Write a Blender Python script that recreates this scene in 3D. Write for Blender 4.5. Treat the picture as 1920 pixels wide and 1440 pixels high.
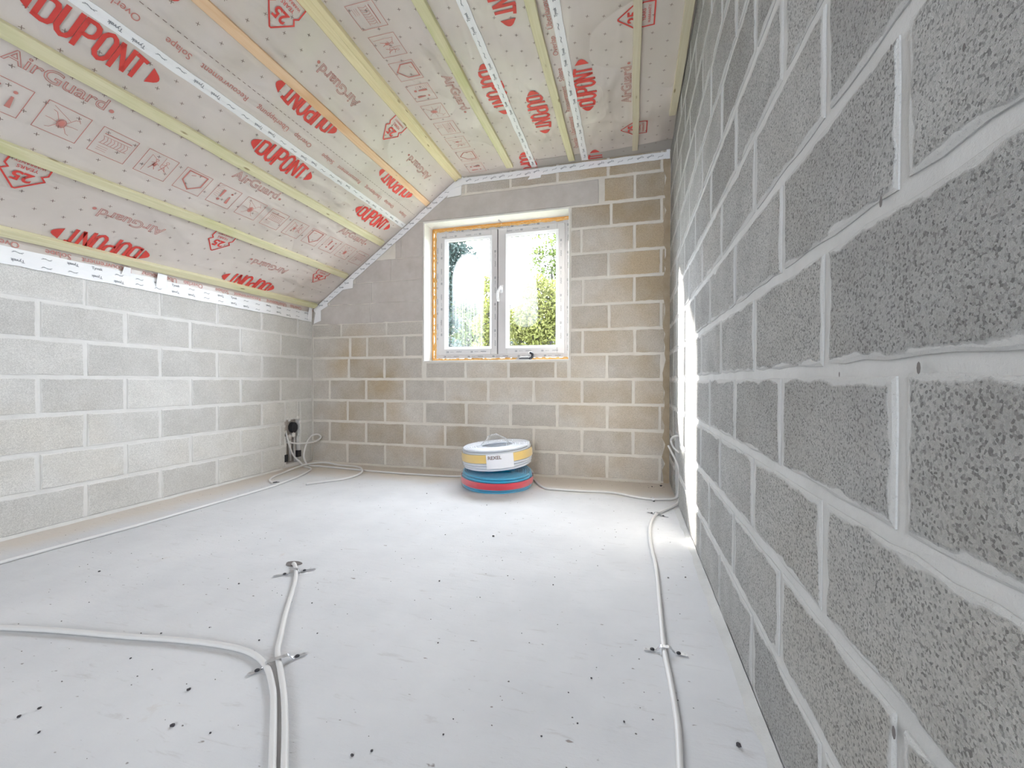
import bpy, bmesh, math, random
from mathutils import Vector, Matrix, noise
R = random.Random(7)
for o in list(bpy.data.objects): bpy.data.objects.remove(o)
SC = bpy.context.scene
COL = SC.collection

# ---------------------------------------------------------------- camera, sky, sun, exposure
CAM_H = 0.7814
YAW, PITCH, ROLL = 0.2669, -0.006, 0.0024
cam_d = bpy.data.cameras.new('camera'); cam = bpy.data.objects.new('camera', cam_d); COL.objects.link(cam)
cam_d.sensor_width = 36.0; cam_d.sensor_fit = 'HORIZONTAL'; cam_d.lens = 800.34 / 1920 * 36
cam_d.clip_start = 0.02; cam_d.clip_end = 300
_f = Vector((-math.sin(YAW) * math.cos(PITCH), math.cos(YAW) * math.cos(PITCH), math.sin(PITCH)))
_r = Vector((math.cos(YAW), math.sin(YAW), 0)); _u = _r.cross(_f)
_r2 = _r * math.cos(ROLL) + _u * math.sin(ROLL); _u2 = -_r * math.sin(ROLL) + _u * math.cos(ROLL)
cam.matrix_world = Matrix(((_r2.x, _u2.x, -_f.x, 0), (_r2.y, _u2.y, -_f.y, 0), (_r2.z, _u2.z, -_f.z, CAM_H), (0, 0, 0, 1)))
SC.camera = cam

SKY_STRENGTH = 33.0
SUN_STRENGTH = 90.0
world = bpy.data.worlds.new('sky'); SC.world = world; world.use_nodes = True
wn = world.node_tree.nodes; wl = world.node_tree.links
wn['Background'].inputs[0].default_value = (0.83, 0.905, 1.0, 1)
wn['Background'].inputs[1].default_value = SKY_STRENGTH
sun_d = bpy.data.lights.new('sun', 'SUN'); sun_d.energy = SUN_STRENGTH; sun_d.angle = math.radians(4.0); sun_d.color = (1.0, 0.95, 0.87)
sun = bpy.data.objects.new('sun', sun_d); COL.objects.link(sun)
sun.location = (-8, 9, 6)
sun.rotation_euler = Vector((1.0, -0.77, -0.57)).to_track_quat('-Z', 'Y').to_euler()
# light portals: the window and the unseen rear opening, they only guide sampling
def portal(name, loc, sx, sz, face):
    d = bpy.data.lights.new(name, 'AREA'); d.shape = 'RECTANGLE'; d.size = sx; d.size_y = sz
    d.cycles.is_portal = True
    o = bpy.data.objects.new(name, d); COL.objects.link(o); o.location = loc
    o.rotation_euler = Vector(face).to_track_quat('-Z', 'Z').to_euler()
portal('window_portal', (-1.12, 3.80, 1.58), 1.34, 1.27, (0, -1, 0))
REAR = (-0.95, -0.05, 0.9, 2.0)           # unseen rear opening, sized and placed for fill daylight (x0, x1, z0, z1)
YR = -2.6
portal('rear_opening_portal', ((REAR[0] + REAR[1]) / 2, YR - 0.15, (REAR[2] + REAR[3]) / 2), REAR[1] - REAR[0], REAR[3] - REAR[2], (0, 1, 0))
SC.view_settings.view_transform = 'Standard'; SC.view_settings.look = 'None'
SC.view_settings.gamma = 1.0; SC.view_settings.use_curve_mapping = False
SC.view_settings.exposure = 0.14
SC.cycles.max_bounces = 10; SC.cycles.diffuse_bounces = 8; SC.cycles.transparent_max_bounces = 12
SC.cycles.sample_clamp_indirect = 8.0
SC.cycles.use_denoising = True

# ---------------------------------------------------------------- room dimensions
XR, XL, YB = 0.3026, -2.96, 3.4847
KX, CZ, SA = -1.44, 2.565, math.radians(35.7)       # kink of the ceiling, its height, the slope's angle
CA, SN = math.cos(SA), math.sin(SA)
def sl(u, y, d=0.0):       # point on the sloped membrane: u down the slope from the kink, d below it
    return Vector((KX - u * CA + d * SN, y, CZ - u * SN - d * CA))
def ce(x, y, d=0.0):
    return Vector((x, y, CZ - d))

# ---------------------------------------------------------------- helpers
def link(name, me, mat=None, parent=None, kind=None, label=None):
    o = bpy.data.objects.new(name, me); COL.objects.link(o)
    if mat is not None and me is not None and not me.materials: me.materials.append(mat)
    if parent is not None: o.parent = parent
    if kind: o['kind'] = kind
    if label: o['label'] = label
    return o
def tag(o, label, cat, group=None):
    o['label'] = label; o['category'] = cat
    if group: o['group'] = group
    return o
def empty(name, loc=(0, 0, 0), rot=(0, 0, 0)):
    o = bpy.data.objects.new(name, None); COL.objects.link(o); o.location = loc; o.rotation_euler = rot; o.empty_display_size = 0.05
    return o
class MB:
    def __init__(s): s.v = []; s.f = []
    def add(s, vs, fs):
        b = len(s.v); s.v += [tuple(v) for v in vs]; s.f += [tuple(i + b for i in f) for f in fs]
    def box(s, x0, x1, y0, y1, z0, z1):
        s.add([(x0, y0, z0), (x1, y0, z0), (x1, y1, z0), (x0, y1, z0), (x0, y0, z1), (x1, y0, z1), (x1, y1, z1), (x0, y1, z1)],
              [(0, 3, 2, 1), (4, 5, 6, 7), (0, 1, 5, 4), (1, 2, 6, 5), (2, 3, 7, 6), (3, 0, 4, 7)])
    def tube(s, pts, r, n=8, cap=True, closed=False):
        P = [Vector(p) for p in pts]; N = len(P); rings = []
        t0 = (P[1] - P[0]).normalized(); up = Vector((0, 0, 1)) if abs(t0.z) < .9 else Vector((1, 0, 0))
        nrm = (up - t0 * up.dot(t0)).normalized(); vs = []
        for i in range(N):
            a = P[(i - 1) % N] if (closed or i > 0) else P[0]; b = P[(i + 1) % N] if (closed or i < N - 1) else P[-1]
            t = (b - a).normalized(); nrm = (nrm - t * nrm.dot(t)).normalized(); bn = t.cross(nrm)
            rr = r[i] if isinstance(r, (list, tuple)) else r
            for k in range(n):
                q = 2 * math.pi * k / n
                vs.append(P[i] + nrm * (math.cos(q) * rr) + bn * (math.sin(q) * rr))
        fs = []
        for i in range(N if closed else N - 1):
            for k in range(n):
                j = (i + 1) % N
                fs.append((i * n + k, i * n + (k + 1) % n, j * n + (k + 1) % n, j * n + k))
        if cap and not closed: fs.append(tuple(reversed(range(n)))); fs.append(tuple((N - 1) * n + k for k in range(n)))
        s.add(vs, fs)
    def mesh(s, name, smooth=False):
        me = bpy.data.meshes.new(name); me.from_pydata(s.v, [], s.f); me.update()
        if smooth: me.polygons.foreach_set('use_smooth', [True] * len(me.polygons))
        return me
    def build(s, name, mat, parent=None, smooth=False, **k): return link(name, s.mesh(name, smooth), mat, parent, **k)
def spline(pts, sub=8):
    P = [Vector(p) for p in pts]; out = []
    for i in range(len(P) - 1):
        p0 = P[max(i - 1, 0)]; p1 = P[i]; p2 = P[i + 1]; p3 = P[min(i + 2, len(P) - 1)]
        for k in range(sub):
            t = k / sub
            out.append(0.5 * ((2 * p1) + (p2 - p0) * t + (2 * p0 - 5 * p1 + 4 * p2 - p3) * t * t + (3 * p1 - p0 - 3 * p2 + p3) * t ** 3))
    out.append(P[-1]); return out

# ---------------------------------------------------------------- materials
class NT:
    def __init__(s, name):
        s.m = bpy.data.materials.new(name); s.m.use_nodes = True; s.t = s.m.node_tree; s.n = s.t.nodes; s.l = s.t.links
        s.b = s.n['Principled BSDF']; s.out = s.n['Material Output']
    def new(s, t, **k):
        n = s.n.new(t)
        for a, v in k.items(): setattr(n, a, v)
        return n
    def pos(s): return s.new('ShaderNodeNewGeometry').outputs['Position']
    def noise(s, vec, scale, detail=3, rough=.55, dist=0):
        n = s.new('ShaderNodeTexNoise'); n.inputs['Scale'].default_value = scale; n.inputs['Detail'].default_value = detail
        n.inputs['Roughness'].default_value = rough; n.inputs['Distortion'].default_value = dist
        if vec: s.l.new(vec, n.inputs['Vector'])
        return n.outputs['Fac']
    def voro(s, vec, scale, out='Color', feature='F1'):
        n = s.new('ShaderNodeTexVoronoi'); n.inputs['Scale'].default_value = scale; n.feature = feature
        if vec: s.l.new(vec, n.inputs['Vector'])
        return n.outputs[out]
    def map(s, vec, scale=(1, 1, 1), rot=(0, 0, 0), loc=(0, 0, 0)):
        n = s.new('ShaderNodeMapping'); n.inputs['Scale'].default_value = scale; n.inputs['Rotation'].default_value = rot; n.inputs['Location'].default_value = loc
        s.l.new(vec, n.inputs['Vector']); return n.outputs[0]
    def ramp(s, fac, stops):
        n = s.new('ShaderNodeValToRGB'); e = n.color_ramp.elements
        while len(e) > len(stops): e.remove(e[-1])
        while len(e) < len(stops): e.new(.5)
        for i, (p, c) in enumerate(stops):
            e[i].position = p; e[i].color = (c[0], c[1], c[2], 1) if isinstance(c, (tuple, list)) else (c, c, c, 1)
        s.l.new(fac, n.inputs[0]); return n.outputs[0]
    def mix(s, fac, a, b, mode='MIX'):
        n = s.new('ShaderNodeMix', data_type='RGBA', blend_type=mode); n.clamp_factor = True
        for k, v in ((0, fac), (6, a), (7, b)):
            if isinstance(v, bpy.types.NodeSocket): s.l.new(v, n.inputs[k])
            elif k == 0: n.inputs[0].default_value = v
            else: n.inputs[k].default_value = (v[0], v[1], v[2], 1)
        return n.outputs[2]
    def math(s, op, a, b=None, c=None):
        n = s.new('ShaderNodeMath', operation=op)
        for i, v in enumerate((a, b, c)):
            if v is None: continue
            if isinstance(v, bpy.types.NodeSocket): s.l.new(v, n.inputs[i])
            else: n.inputs[i].default_value = v
        return n.outputs[0]
    def rand(s): return s.new('ShaderNodeObjectInfo').outputs['Random']
    def bump(s, h, strength=.3, dist=.01, base=None):
        n = s.new('ShaderNodeBump'); n.inputs['Strength'].default_value = strength; n.inputs['Distance'].default_value = dist
        s.l.new(h, n.inputs['Height'])
        if base: s.l.new(base, n.inputs['Normal'])
        return n.outputs[0]
    def done(s, col=None, rough=.8, nrm=None, metal=0, spec=.3, **k):
        b = s.b
        if col is not None:
            if isinstance(col, bpy.types.NodeSocket): s.l.new(col, b.inputs['Base Color'])
            else: b.inputs['Base Color'].default_value = (*col, 1)
        if isinstance(rough, bpy.types.NodeSocket): s.l.new(rough, b.inputs['Roughness'])
        else: b.inputs['Roughness'].default_value = rough
        b.inputs['Metallic'].default_value = metal; b.inputs['Specular IOR Level'].default_value = spec
        if nrm: s.l.new(nrm, b.inputs['Normal'])
        for kk, v in k.items(): b.inputs[kk].default_value = v
        return s.m
def plain(name, col, rough=.6, metal=0, spec=.4, **k): return NT(name).done(col, rough, None, metal, spec, **k)

def block_mat(name, base, dark, warm, warm_amt, grain, grain_bump, lo=.42, dk=.7, axis=0, smear=.010, mort=(.6, .58, .55)):
    t = NT(name); p = t.pos()
    big = t.noise(p, 1.3, 4); mid = t.noise(p, 7, 4, .6)
    c = t.mix(t.ramp(mid, [(.3, 0), (.7, 1)]), dark, base)
    w = t.math('MULTIPLY', t.ramp(big, [(lo, 0), (lo + .22, 1)]), warm_amt)
    c = t.mix(w, c, warm)
    rv = t.math('MULTIPLY_ADD', t.rand(), .22, .89)
    c = t.mix(1.0, c, rv, 'MULTIPLY')
    vc = t.voro(p, grain); g = t.new('ShaderNodeSeparateColor'); t.l.new(vc, g.inputs[0])
    gr = t.ramp(g.outputs[0], [(.0, dk), (.35, .9), (.75, 1.0), (1.0, 1.12)])
    c = t.mix(.8, c, gr, 'MULTIPLY')
    fine = t.noise(p, grain * 1.7, 2, .7)
    pit = t.ramp(t.noise(p, grain * .9, 2, .5), [(.29, 0), (.36, 1)])
    c = t.mix(t.math('SUBTRACT', 1.0, t.math('MULTIPLY_ADD', pit, .35, .65)), c, (.12, .11, .10))
    h = t.math('ADD', t.math('MULTIPLY', g.outputs[1], .6), t.math('ADD', fine, t.math('MULTIPLY', pit, .5)))
    gc = t.new('ShaderNodeSeparateXYZ'); t.l.new(t.new('ShaderNodeTexCoord').outputs['Generated'], gc.inputs[0])
    def edge(o, size): return t.math('MULTIPLY', t.math('MINIMUM', o, t.math('SUBTRACT', 1.0, o)), size)
    ed = t.math('MINIMUM', edge(gc.outputs[axis], .38), edge(gc.outputs[2], .18))
    sm = t.math('SUBTRACT', t.math('MULTIPLY', t.ramp(t.noise(p, 11, 4, .6), [(.3, .15), (.75, 1)]), smear), ed)
    sm = t.ramp(t.math('MULTIPLY_ADD', sm, 1 / .006, .5), [(.2, 0), (.9, .9)])
    c = t.mix(sm, c, mort); h = t.math('MULTIPLY', h, t.math('SUBTRACT', 1.0, t.math('MULTIPLY', sm, .8)))
    return t.done(c, .93, t.bump(h, grain_bump, .004), spec=.15)
M = {}
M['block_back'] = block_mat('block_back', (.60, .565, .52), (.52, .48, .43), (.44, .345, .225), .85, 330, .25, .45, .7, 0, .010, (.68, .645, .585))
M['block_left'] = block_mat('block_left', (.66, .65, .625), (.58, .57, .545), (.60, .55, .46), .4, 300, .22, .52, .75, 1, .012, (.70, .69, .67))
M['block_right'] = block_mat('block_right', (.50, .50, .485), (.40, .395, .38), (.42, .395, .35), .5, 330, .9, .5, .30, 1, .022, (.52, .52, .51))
def mortar(name, a, b, bs=.25):
    t = NT(name); p = t.pos(); c = t.mix(t.ramp(t.noise(p, 9, 5, .65), [(.3, 0), (.7, 1)]), b, a)
    return t.done(c, .95, t.bump(t.noise(p, 90, 4, .7), bs, .006), spec=.12)
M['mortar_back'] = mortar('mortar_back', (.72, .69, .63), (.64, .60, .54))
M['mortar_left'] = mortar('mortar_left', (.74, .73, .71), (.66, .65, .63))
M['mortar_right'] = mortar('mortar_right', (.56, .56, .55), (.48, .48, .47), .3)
M['lintel'] = mortar('lintel', (.54, .51, .485), (.46, .43, .40), .1)
M['render_grey'] = mortar('render_grey', (.56, .525, .50), (.47, .435, .405), .2)
def floor_mat():
    t = NT('screed'); p = t.pos()
    c = t.mix(t.ramp(t.noise(p, 2.2, 5, .6), [(.35, 0), (.65, 1)]), (.56, .565, .58), (.63, .633, .645))
    sp = t.new('ShaderNodeSeparateXYZ'); t.l.new(p, sp.inputs[0])
    wob = t.math('MULTIPLY', t.noise(p, 3.5, 4), .35)
    dust = t.math('MAXIMUM', t.math('SUBTRACT', sp.outputs[1], 3.02), t.math('SUBTRACT', -2.66, sp.outputs[0]))
    dust = t.ramp(t.math('ADD', dust, wob), [(.10, 0), (.32, .85)])
    c = t.mix(dust, c, (.60, .54, .475))
    st = t.noise(t.map(p, (9, 45, 1), (0, 0, .12)), 1.0, 5, .65, .6)
    c = t.mix(t.ramp(st, [(.30, .35), (.40, 0)]), c, (.42, .40, .39))
    pits = t.ramp(t.noise(t.map(p, (30, 60, 1)), 1.0, 2), [(.24, 1), (.29, 0)])
    c = t.mix(pits, c, (.27, .24, .23))
    stain = t.ramp(t.noise(p, 4.3, 6, .7, .5), [(.66, 0), (.78, .5)])
    c = t.mix(stain, c, (.50, .42, .36))
    h = t.math('ADD', t.math('MULTIPLY', st, .8), t.math('MULTIPLY', t.noise(p, 120, 3), .35))
    h = t.math('SUBTRACT', h, t.math('MULTIPLY', pits, .6))
    return t.done(c, .8, t.bump(h, .35, .006), spec=.25)
M['floor'] = floor_mat()
def membrane_mat():
    t = NT('vapour_film'); p = t.pos()
    c = t.mix(t.ramp(t.noise(p, 2.5, 3), [(.35, 0), (.65, 1)]), (.60, .545, .50), (.66, .60, .56))
    fine = t.noise(p, 400, 2); c = t.mix(t.math('MULTIPLY', fine, .25), c, (.52, .46, .42))
    w1 = t.noise(t.map(p, (1.6, .7, 1.6), (.3, .2, .7)), 2.0, 2, .4, 1.0)
    w2 = t.noise(t.map(p, (3.4, 1.0, 3.4), (0, .4, -.5)), 2.0, 2, .4, .6)
    h = t.math('ADD', w1, t.math('MULTIPLY', w2, .5))
    where = t.ramp(t.noise(p, 1.1, 2), [(.42, .15), (.62, 1)])
    h = t.math('MULTIPLY', h, where)
    return t.done(c, .38, t.bump(h, .8, .09), spec=.5)
M['film'] = membrane_mat()
def wood(name, a, b, c2):
    t = NT(name); p = t.pos()
    g = t.noise(t.map(p, (60, 2.2, 60)), 1.0, 4, .6, .8)
    c = t.mix(t.ramp(g, [(.35, 0), (.65, 1)]), a, b)
    gm = t.ramp(t.noise(t.map(p, (6, 1.6, 6)), 1.0, 3, .6), [(.5, 0), (.66, 1)])
    c = t.mix(t.math('MULTIPLY', gm, .6), c, c2)
    kn = t.ramp(t.voro(t.map(p, (16, 4.5, 16)), 1.0, 'Distance'), [(.06, 1), (.12, 0)])
    c = t.mix(t.math('MULTIPLY', kn, .75), c, (.20, .13, .04))
    return t.done(c, .6, t.bump(g, .15, .004), spec=.3)
M['pine_green'] = wood('pine_green', (.62, .58, .36), (.70, .66, .46), (.47, .50, .22))
M['pine_yellow'] = wood('pine_yellow', (.70, .61, .36), (.78, .70, .46), (.62, .60, .32))
M['pine_orange'] = wood('pine_orange', (.72, .48, .29), (.78, .57, .38), (.62, .36, .18))
M['pine_pale'] = wood('pine_pale', (.58, .52, .38), (.62, .57, .44), (.50, .45, .28))
M['print_red'] = plain('print_red', (.60, .055, .045), .5)
M['print_soft'] = plain('print_soft', (.52, .20, .17), .5)
M['print_tint'] = plain('print_tint', (.62, .44, .41), .5)
M['print_dark'] = plain('print_dark', (.20, .14, .12), .5)
M['print_grey'] = plain('print_grey', (.24, .25, .27), .5)
M['tape'] = plain('tape', (.86, .86, .87), .45)
M['pvc'] = plain('pvc', (.80, .80, .82), .3, spec=.5)
M['pvc_film'] = plain('pvc_film', (.60, .585, .59), .4)
M['gasket'] = plain('gasket', (.06, .06, .07), .6)
M['plaster'] = mortar('plaster', (.80, .79, .76), (.74, .73, .69), .1)
def foam_mat():
    t = NT('foam'); p = t.pos(); n = t.noise(p, 60, 4)
    return t.done(t.mix(n, (.62, .28, .06), (.86, .58, .24)), .6, t.bump(t.noise(p, 140, 3), .5, .006))
M['foam'] = foam_mat()
M['foam_deep'] = plain('foam_deep', (.72, .34, .07), .55)
M['conduit'] = plain('conduit', (.66, .65, .64), .45)
M['black'] = plain('black', (.025, .025, .03), .55)
M['zinc'] = plain('zinc', (.62, .63, .66), .35, .9)
M['chrome'] = plain('chrome', (.75, .76, .80), .15, 1.0)
M['hose_grey'] = plain('hose_grey', (.66, .69, .75), .3, spec=.5)
M['hose_blue'] = plain('hose_blue', (.012, .33, .56), .28, spec=.5)
M['wrap_yellow'] = plain('wrap_yellow', (.78, .55, .16), .3, spec=.5)
M['wrap_red'] = plain('wrap_red', (.62, .03, .06), .25, spec=.5)
M['paper'] = plain('paper', (.82, .82, .86), .4)
M['crumb'] = plain('crumb', (.055, .05, .055), .8)
M['grit'] = plain('grit', (.16, .145, .14), .85)
def clear_film():
    t = NT('clear_film'); tr = t.new('ShaderNodeBsdfTransparent'); mx = t.new('ShaderNodeMixShader')
    lw = t.new('ShaderNodeLayerWeight'); lw.inputs[0].default_value = .35
    f = t.math('MULTIPLY_ADD', lw.outputs['Facing'], .40, .03)
    t.l.new(f, mx.inputs[0]); t.l.new(tr.outputs[0], mx.inputs[1]); t.done((.85, .86, .88), .12, spec=.6); t.l.new(t.b.outputs[0], mx.inputs[2])
    t.l.new(mx.outputs[0], t.out.inputs[0]); return t.m
M['clear'] = clear_film()
def glass_mat(name, fog):
    # window pane: clear glass with real condensation on it
    t = NT(name); tr = t.new('ShaderNodeBsdfTransparent'); gl = t.new('ShaderNodeBsdfGlossy'); gl.inputs['Roughness'].default_value = .02
    g = t.new('ShaderNodeTexCoord').outputs['Generated']; s = t.new('ShaderNodeSeparateXYZ'); t.l.new(g, s.inputs[0])
    x, z = s.outputs[0], s.outputs[2]
    cx, hw, top, hh, z0 = fog['c'], fog['w'], fog['top'], fog['h'], fog.get('z0', 0)
    dx = t.math('DIVIDE', t.math('SUBTRACT', x, cx), hw)
    dz = t.math('DIVIDE', t.math('MAXIMUM', t.math('SUBTRACT', z, top), 0.0), hh)
    dz0 = t.math('DIVIDE', t.math('MAXIMUM', t.math('SUBTRACT', z0, z), 0.0), .08)
    d2 = t.math('ADD', t.math('ADD', t.math('MULTIPLY', dx, dx), t.math('MULTIPLY', dz, dz)), t.math('MULTIPLY', dz0, dz0))
    mask = t.ramp(d2, [(.72, 1), (1.0, 0)])
    drips = t.ramp(t.noise(t.map(g, (34, 1, 2.4)), 1.0, 3, .6, .3), [(.42, .25), (.56, 1)])
    low = t.ramp(z, [(fog['d0'], 1), (fog['d1'], 0)])
    mask = t.math('MULTIPLY', mask, t.math('SUBTRACT', 1.0, t.math('MULTIPLY', low, t.math('SUBTRACT', 1.0, drips))))
    grad = t.ramp(z, [(.15, fog['lo']), (.75, fog['hi'])])
    mask = t.math('MULTIPLY', mask, t.math('MULTIPLY', grad, t.math('MULTIPLY_ADD', t.noise(g, 9, 4), .5, .75)))
    tl = t.new('ShaderNodeBsdfTranslucent'); tl.inputs[0].default_value = (.80, .88, .95, 1)
    m1 = t.new('ShaderNodeMixShader'); m1.inputs[0].default_value = .03; t.l.new(tr.outputs[0], m1.inputs[1]); t.l.new(gl.outputs[0], m1.inputs[2])
    m2 = t.new('ShaderNodeMixShader'); t.l.new(mask, m2.inputs[0]); t.l.new(m1.outputs[0], m2.inputs[1]); t.l.new(tl.outputs[0], m2.inputs[2])
    t.l.new(m2.outputs[0], t.out.inputs[0]); return t.m
M['pane_fog'] = glass_mat('pane_fogged', dict(c=.47, w=.38, top=.62, h=.27, d0=.35, d1=.55, lo=.012, hi=.035))
M['pane_clear'] = glass_mat('pane_clear', dict(c=.36, w=.26, top=.45, h=.25, z0=.25, d0=-.2, d1=-.1, lo=.006, hi=.014))
def leaf_mat(name, a, b):
    t = NT(name); c = t.mix(t.noise(t.pos(), 3, 3), a, b)
    tl = t.new('ShaderNodeBsdfTranslucent'); t.l.new(c, tl.inputs[0]); mx = t.new('ShaderNodeMixShader'); mx.inputs[0].default_value = .45
    t.done(c, .6, spec=.2); t.l.new(t.b.outputs[0], mx.inputs[1]); t.l.new(tl.outputs[0], mx.inputs[2]); t.l.new(mx.outputs[0], t.out.inputs[0]); return t.m
M['leaf_dark'] = leaf_mat('leaf_dark', (.012, .020, .020), (.020, .034, .028))
M['leaf_green'] = leaf_mat('leaf_green', (.020, .036, .008), (.055, .070, .014))
M['leaf_yellow'] = leaf_mat('leaf_yellow', (.050, .062, .012), (.085, .085, .025))
M['bark'] = plain('bark', (.014, .013, .012), .9)
M['meadow'] = plain('meadow', (.03, .045, .012), .95)

# ---------------------------------------------------------------- the shell: floor, walls, ceiling deck
fl = MB(); fl.box(XL - .3, XR + .3, YR - .3, YB + .35, -.15, 0.0)
floor = fl.build('floor', M['floor'], kind='structure')
fm = MB(); fm.box(-40, 40, 4.2, 60, -2.95, -2.8); fm.build('ground', M['meadow'], kind='structure')

def subtract(rects, hole):
    out = []
    a0, a1, b0, b1 = hole
    for (x0, x1, z0, z1) in rects:
        if a0 >= x1 or a1 <= x0 or b0 >= z1 or b1 <= z0: out.append((x0, x1, z0, z1)); continue
        if x0 < a0: out.append((x0, a0, z0, z1))
        if a1 < x1: out.append((a1, x1, z0, z1))
        m0, m1 = max(x0, a0), min(x1, a1)
        if z0 < b0: out.append((m0, m1, z0, b0))
        if b1 < z1: out.append((m0, m1, b1, z1))
    return out

WIN = (-1.78, -0.467, 0.955, 2.205)
CHR = (2.845, 3.050, -0.01, 0.44)          # chase in the right wall (y0, y1, z0, z1)
CHL = [(3.140, 3.325, 0.27, 0.43), (3.160, 3.312, 0.03, 0.27)]

REC = .004                                  # how far the joints lie back from the block faces
# mapping (along the wall, out of the wall, z) -> world
def on_back(a, d, z): return (a, YB - d, z)
def on_left(a, d, z): return (XL + d, a, z)
def on_right(a, d, z): return (XR - d, a, z)

def wall_base(name, mat, mapf, full, holes, depth, flip):
    rects = [full]
    for h in holes: rects = subtract(rects, h)
    mb = MB()
    for (a0, a1, z0, z1) in rects:
        vs = [mapf(a, d, z) for d in (-REC, -depth) for (a, z) in ((a0, z0), (a1, z0), (a1, z1), (a0, z1))]
        fs = [(0, 1, 2, 3), (7, 6, 5, 4), (0, 4, 5, 1), (1, 5, 6, 2), (2, 6, 7, 3), (3, 7, 4, 0)]
        if flip: fs = [tuple(reversed(f)) for f in fs]
        mb.add(vs, fs)
    return mb.build(name, mat, kind='structure')
wall_back = wall_base('wall_back', M['mortar_back'], on_back, (XL - .3, XR + .3, -.1, 2.75), [WIN], .30, False)
wall_left = wall_base('wall_left', M['mortar_left'], on_left, (YR, YB - .0, -.1, 1.47), CHL, .25, True)
wall_right = wall_base('wall_right', M['mortar_right'], on_right, (YR, YB - .0, -.1, 2.75), [CHR], .25, False)
for nm, w, mapf, hs in (('chase_back', wall_left, on_left, CHL), ('chase_back', wall_right, on_right, [CHR])):
    mb = MB()
    for (a0, a1, z0, z1) in hs:
        p = [mapf(a, d, z) for d in (-.055, -.075) for (a, z) in ((a0 - .02, z0 - .02), (a1 + .02, z0 - .02), (a1 + .02, z1 + .02), (a0 - .02, z1 + .02))]
        mb.add(p, [(0, 1, 2, 3), (7, 6, 5, 4), (0, 4, 5, 1), (1, 5, 6, 2), (2, 6, 7, 3), (3, 7, 4, 0)])
    mb.build(nm, M['render_grey'], w)
# rear wall (behind the camera) with the opening that lets in fill daylight
mb = MB()
for (a0, a1, z0, z1) in subtract([(XL - .3, XR + .3, -.1, 2.75)], REAR): mb.box(a0, a1, YR - .2, YR, z0, z1)
mb.build('wall_rear', plain('rear_block_dark', (.20, .19, .175), .95), kind='structure')  # colour kept dark so this unseen wall bounces less light onto the right wall

# ---- blocks, each an object of its own
def block_mesh(la, lz, mapf_flip, seed, seg=.05, jit=.0022, bev=.004):
    """front face in the (a, z) plane, centred, d = 0 at the face; edges uneven, corners chamfered"""
    rr = random.Random(seed); per = []
    na = max(2, int(la / seg)); nz = max(1, int(lz / seg))
    ha, hz = la / 2, lz / 2
    for i in range(na): per.append((-ha + la * i / na, -hz))
    for i in range(nz): per.append((ha, -hz + lz * i / nz))
    for i in range(na): per.append((ha - la * i / na, hz))
    for i in range(nz): per.append((-ha, hz - lz * i / nz))
    n = len(per); front = []; mid = []; back = []
    for (a, z) in per:
        ja, jz = rr.uniform(-jit, jit), rr.uniform(-jit, jit)
        sa = 1 if a > ha - .001 else -1 if a < -ha + .001 else 0
        sz = 1 if z > hz - .001 else -1 if z < -hz + .001 else 0
        a += ja; z += jz
        b = bev * rr.uniform(.6, 1.7)
        front.append((a - sa * b, rr.uniform(-.0006, .0004), z - sz * b)); mid.append((a, -.0025, z)); back.append((a, -.03, z))
    return front + mid + back, [tuple(range(n))] + [(i, n + i, n + (i + 1) % n, (i + 1) % n) for i in range(n)] + [(n + i, 2 * n + i, 2 * n + (i + 1) % n, n + (i + 1) % n) for i in range(n)]
_cache = {}
def put_block(wall, which, mat, a0, a1, z0, z1, name='block', proud=0.0, joint=.009, jit=.0022):
    a0 += joint; a1 -= joint; z0 += joint; z1 -= joint
    if a1 - a0 < .012 or z1 - z0 < .012: return
    la, lz = round(a1 - a0, 3), round(z1 - z0, 3)
    key = (which, la, lz, R.randrange(5) if la > .37 else R.randrange(2), mat.name)
    if key not in _cache:
        vs, fs = block_mesh(la, lz, which, hash(key[1:4]) & 0xffff, jit=jit)
        if which == 'back': V = [(a, -d, z) for (a, d, z) in vs]; F = fs
        elif which == 'left': V = [(d, a, z) for (a, d, z) in vs]; F = [tuple(reversed(f)) for f in fs]
        else: V = [(-d, a, z) for (a, d, z) in vs]; F = fs
        # make sure the front normal looks into the room
        me = bpy.data.meshes.new(name); me.from_pydata(V, [], F); me.update()
        want = {'back': Vector((0, -1, 0)), 'left': Vector((1, 0, 0)), 'right': Vector((-1, 0, 0))}[which]
        if me.polygons[0].normal.dot(want) < 0: me.flip_normals()
        me.materials.append(mat); _cache[key] = me
    o = bpy.data.objects.new(name, _cache[key]); COL.objects.link(o); o.parent = wall
    am, zm = (a0 + a1) / 2, (z0 + z1) / 2; pr = proud + R.uniform(-.0008, .0012)
    o.location = {'back': on_back, 'left': on_left, 'right': on_right}[which](am, pr, zm)
    return o
def course(wall, which, mat, a0, a1, z0, z1, joints, holes=(), **k):
    js = [a0] + sorted(j for j in joints if a0 + .004 < j < a1 - .004) + [a1]
    for s, e in zip(js, js[1:]):
        rs = [(s, e, z0, z1)]
        for h in holes: rs = subtract(rs, h)
        for (p, q, u, v) in rs: put_block(wall, which, mat, p, q, u, v, **k)
def run(start, lo, hi, p=.4):
    j = start + math.ceil((lo - start) / p) * p; o = []
    while j < hi: o.append(j); j += p
    return o
X0, X1 = XL + .002, XR - .03
odd, even = -2.364, -2.165
BK = dict(holes=[(WIN[0], WIN[1], .8, WIN[3] + .01)])
for i, ph in ((0, even), (1, odd), (2, even), (3, odd)):
    course(wall_back, 'back', M['block_back'], X0, X1, .2 * i, .2 * i + .2, run(ph, X0, X1))
course(wall_back, 'back', M['block_back'], X0, X1, .8, 1.0, [-2.552, -2.171, -1.78, -.467, -.168, .243], [(WIN[0], WIN[1], .8, 1.0)])
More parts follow.
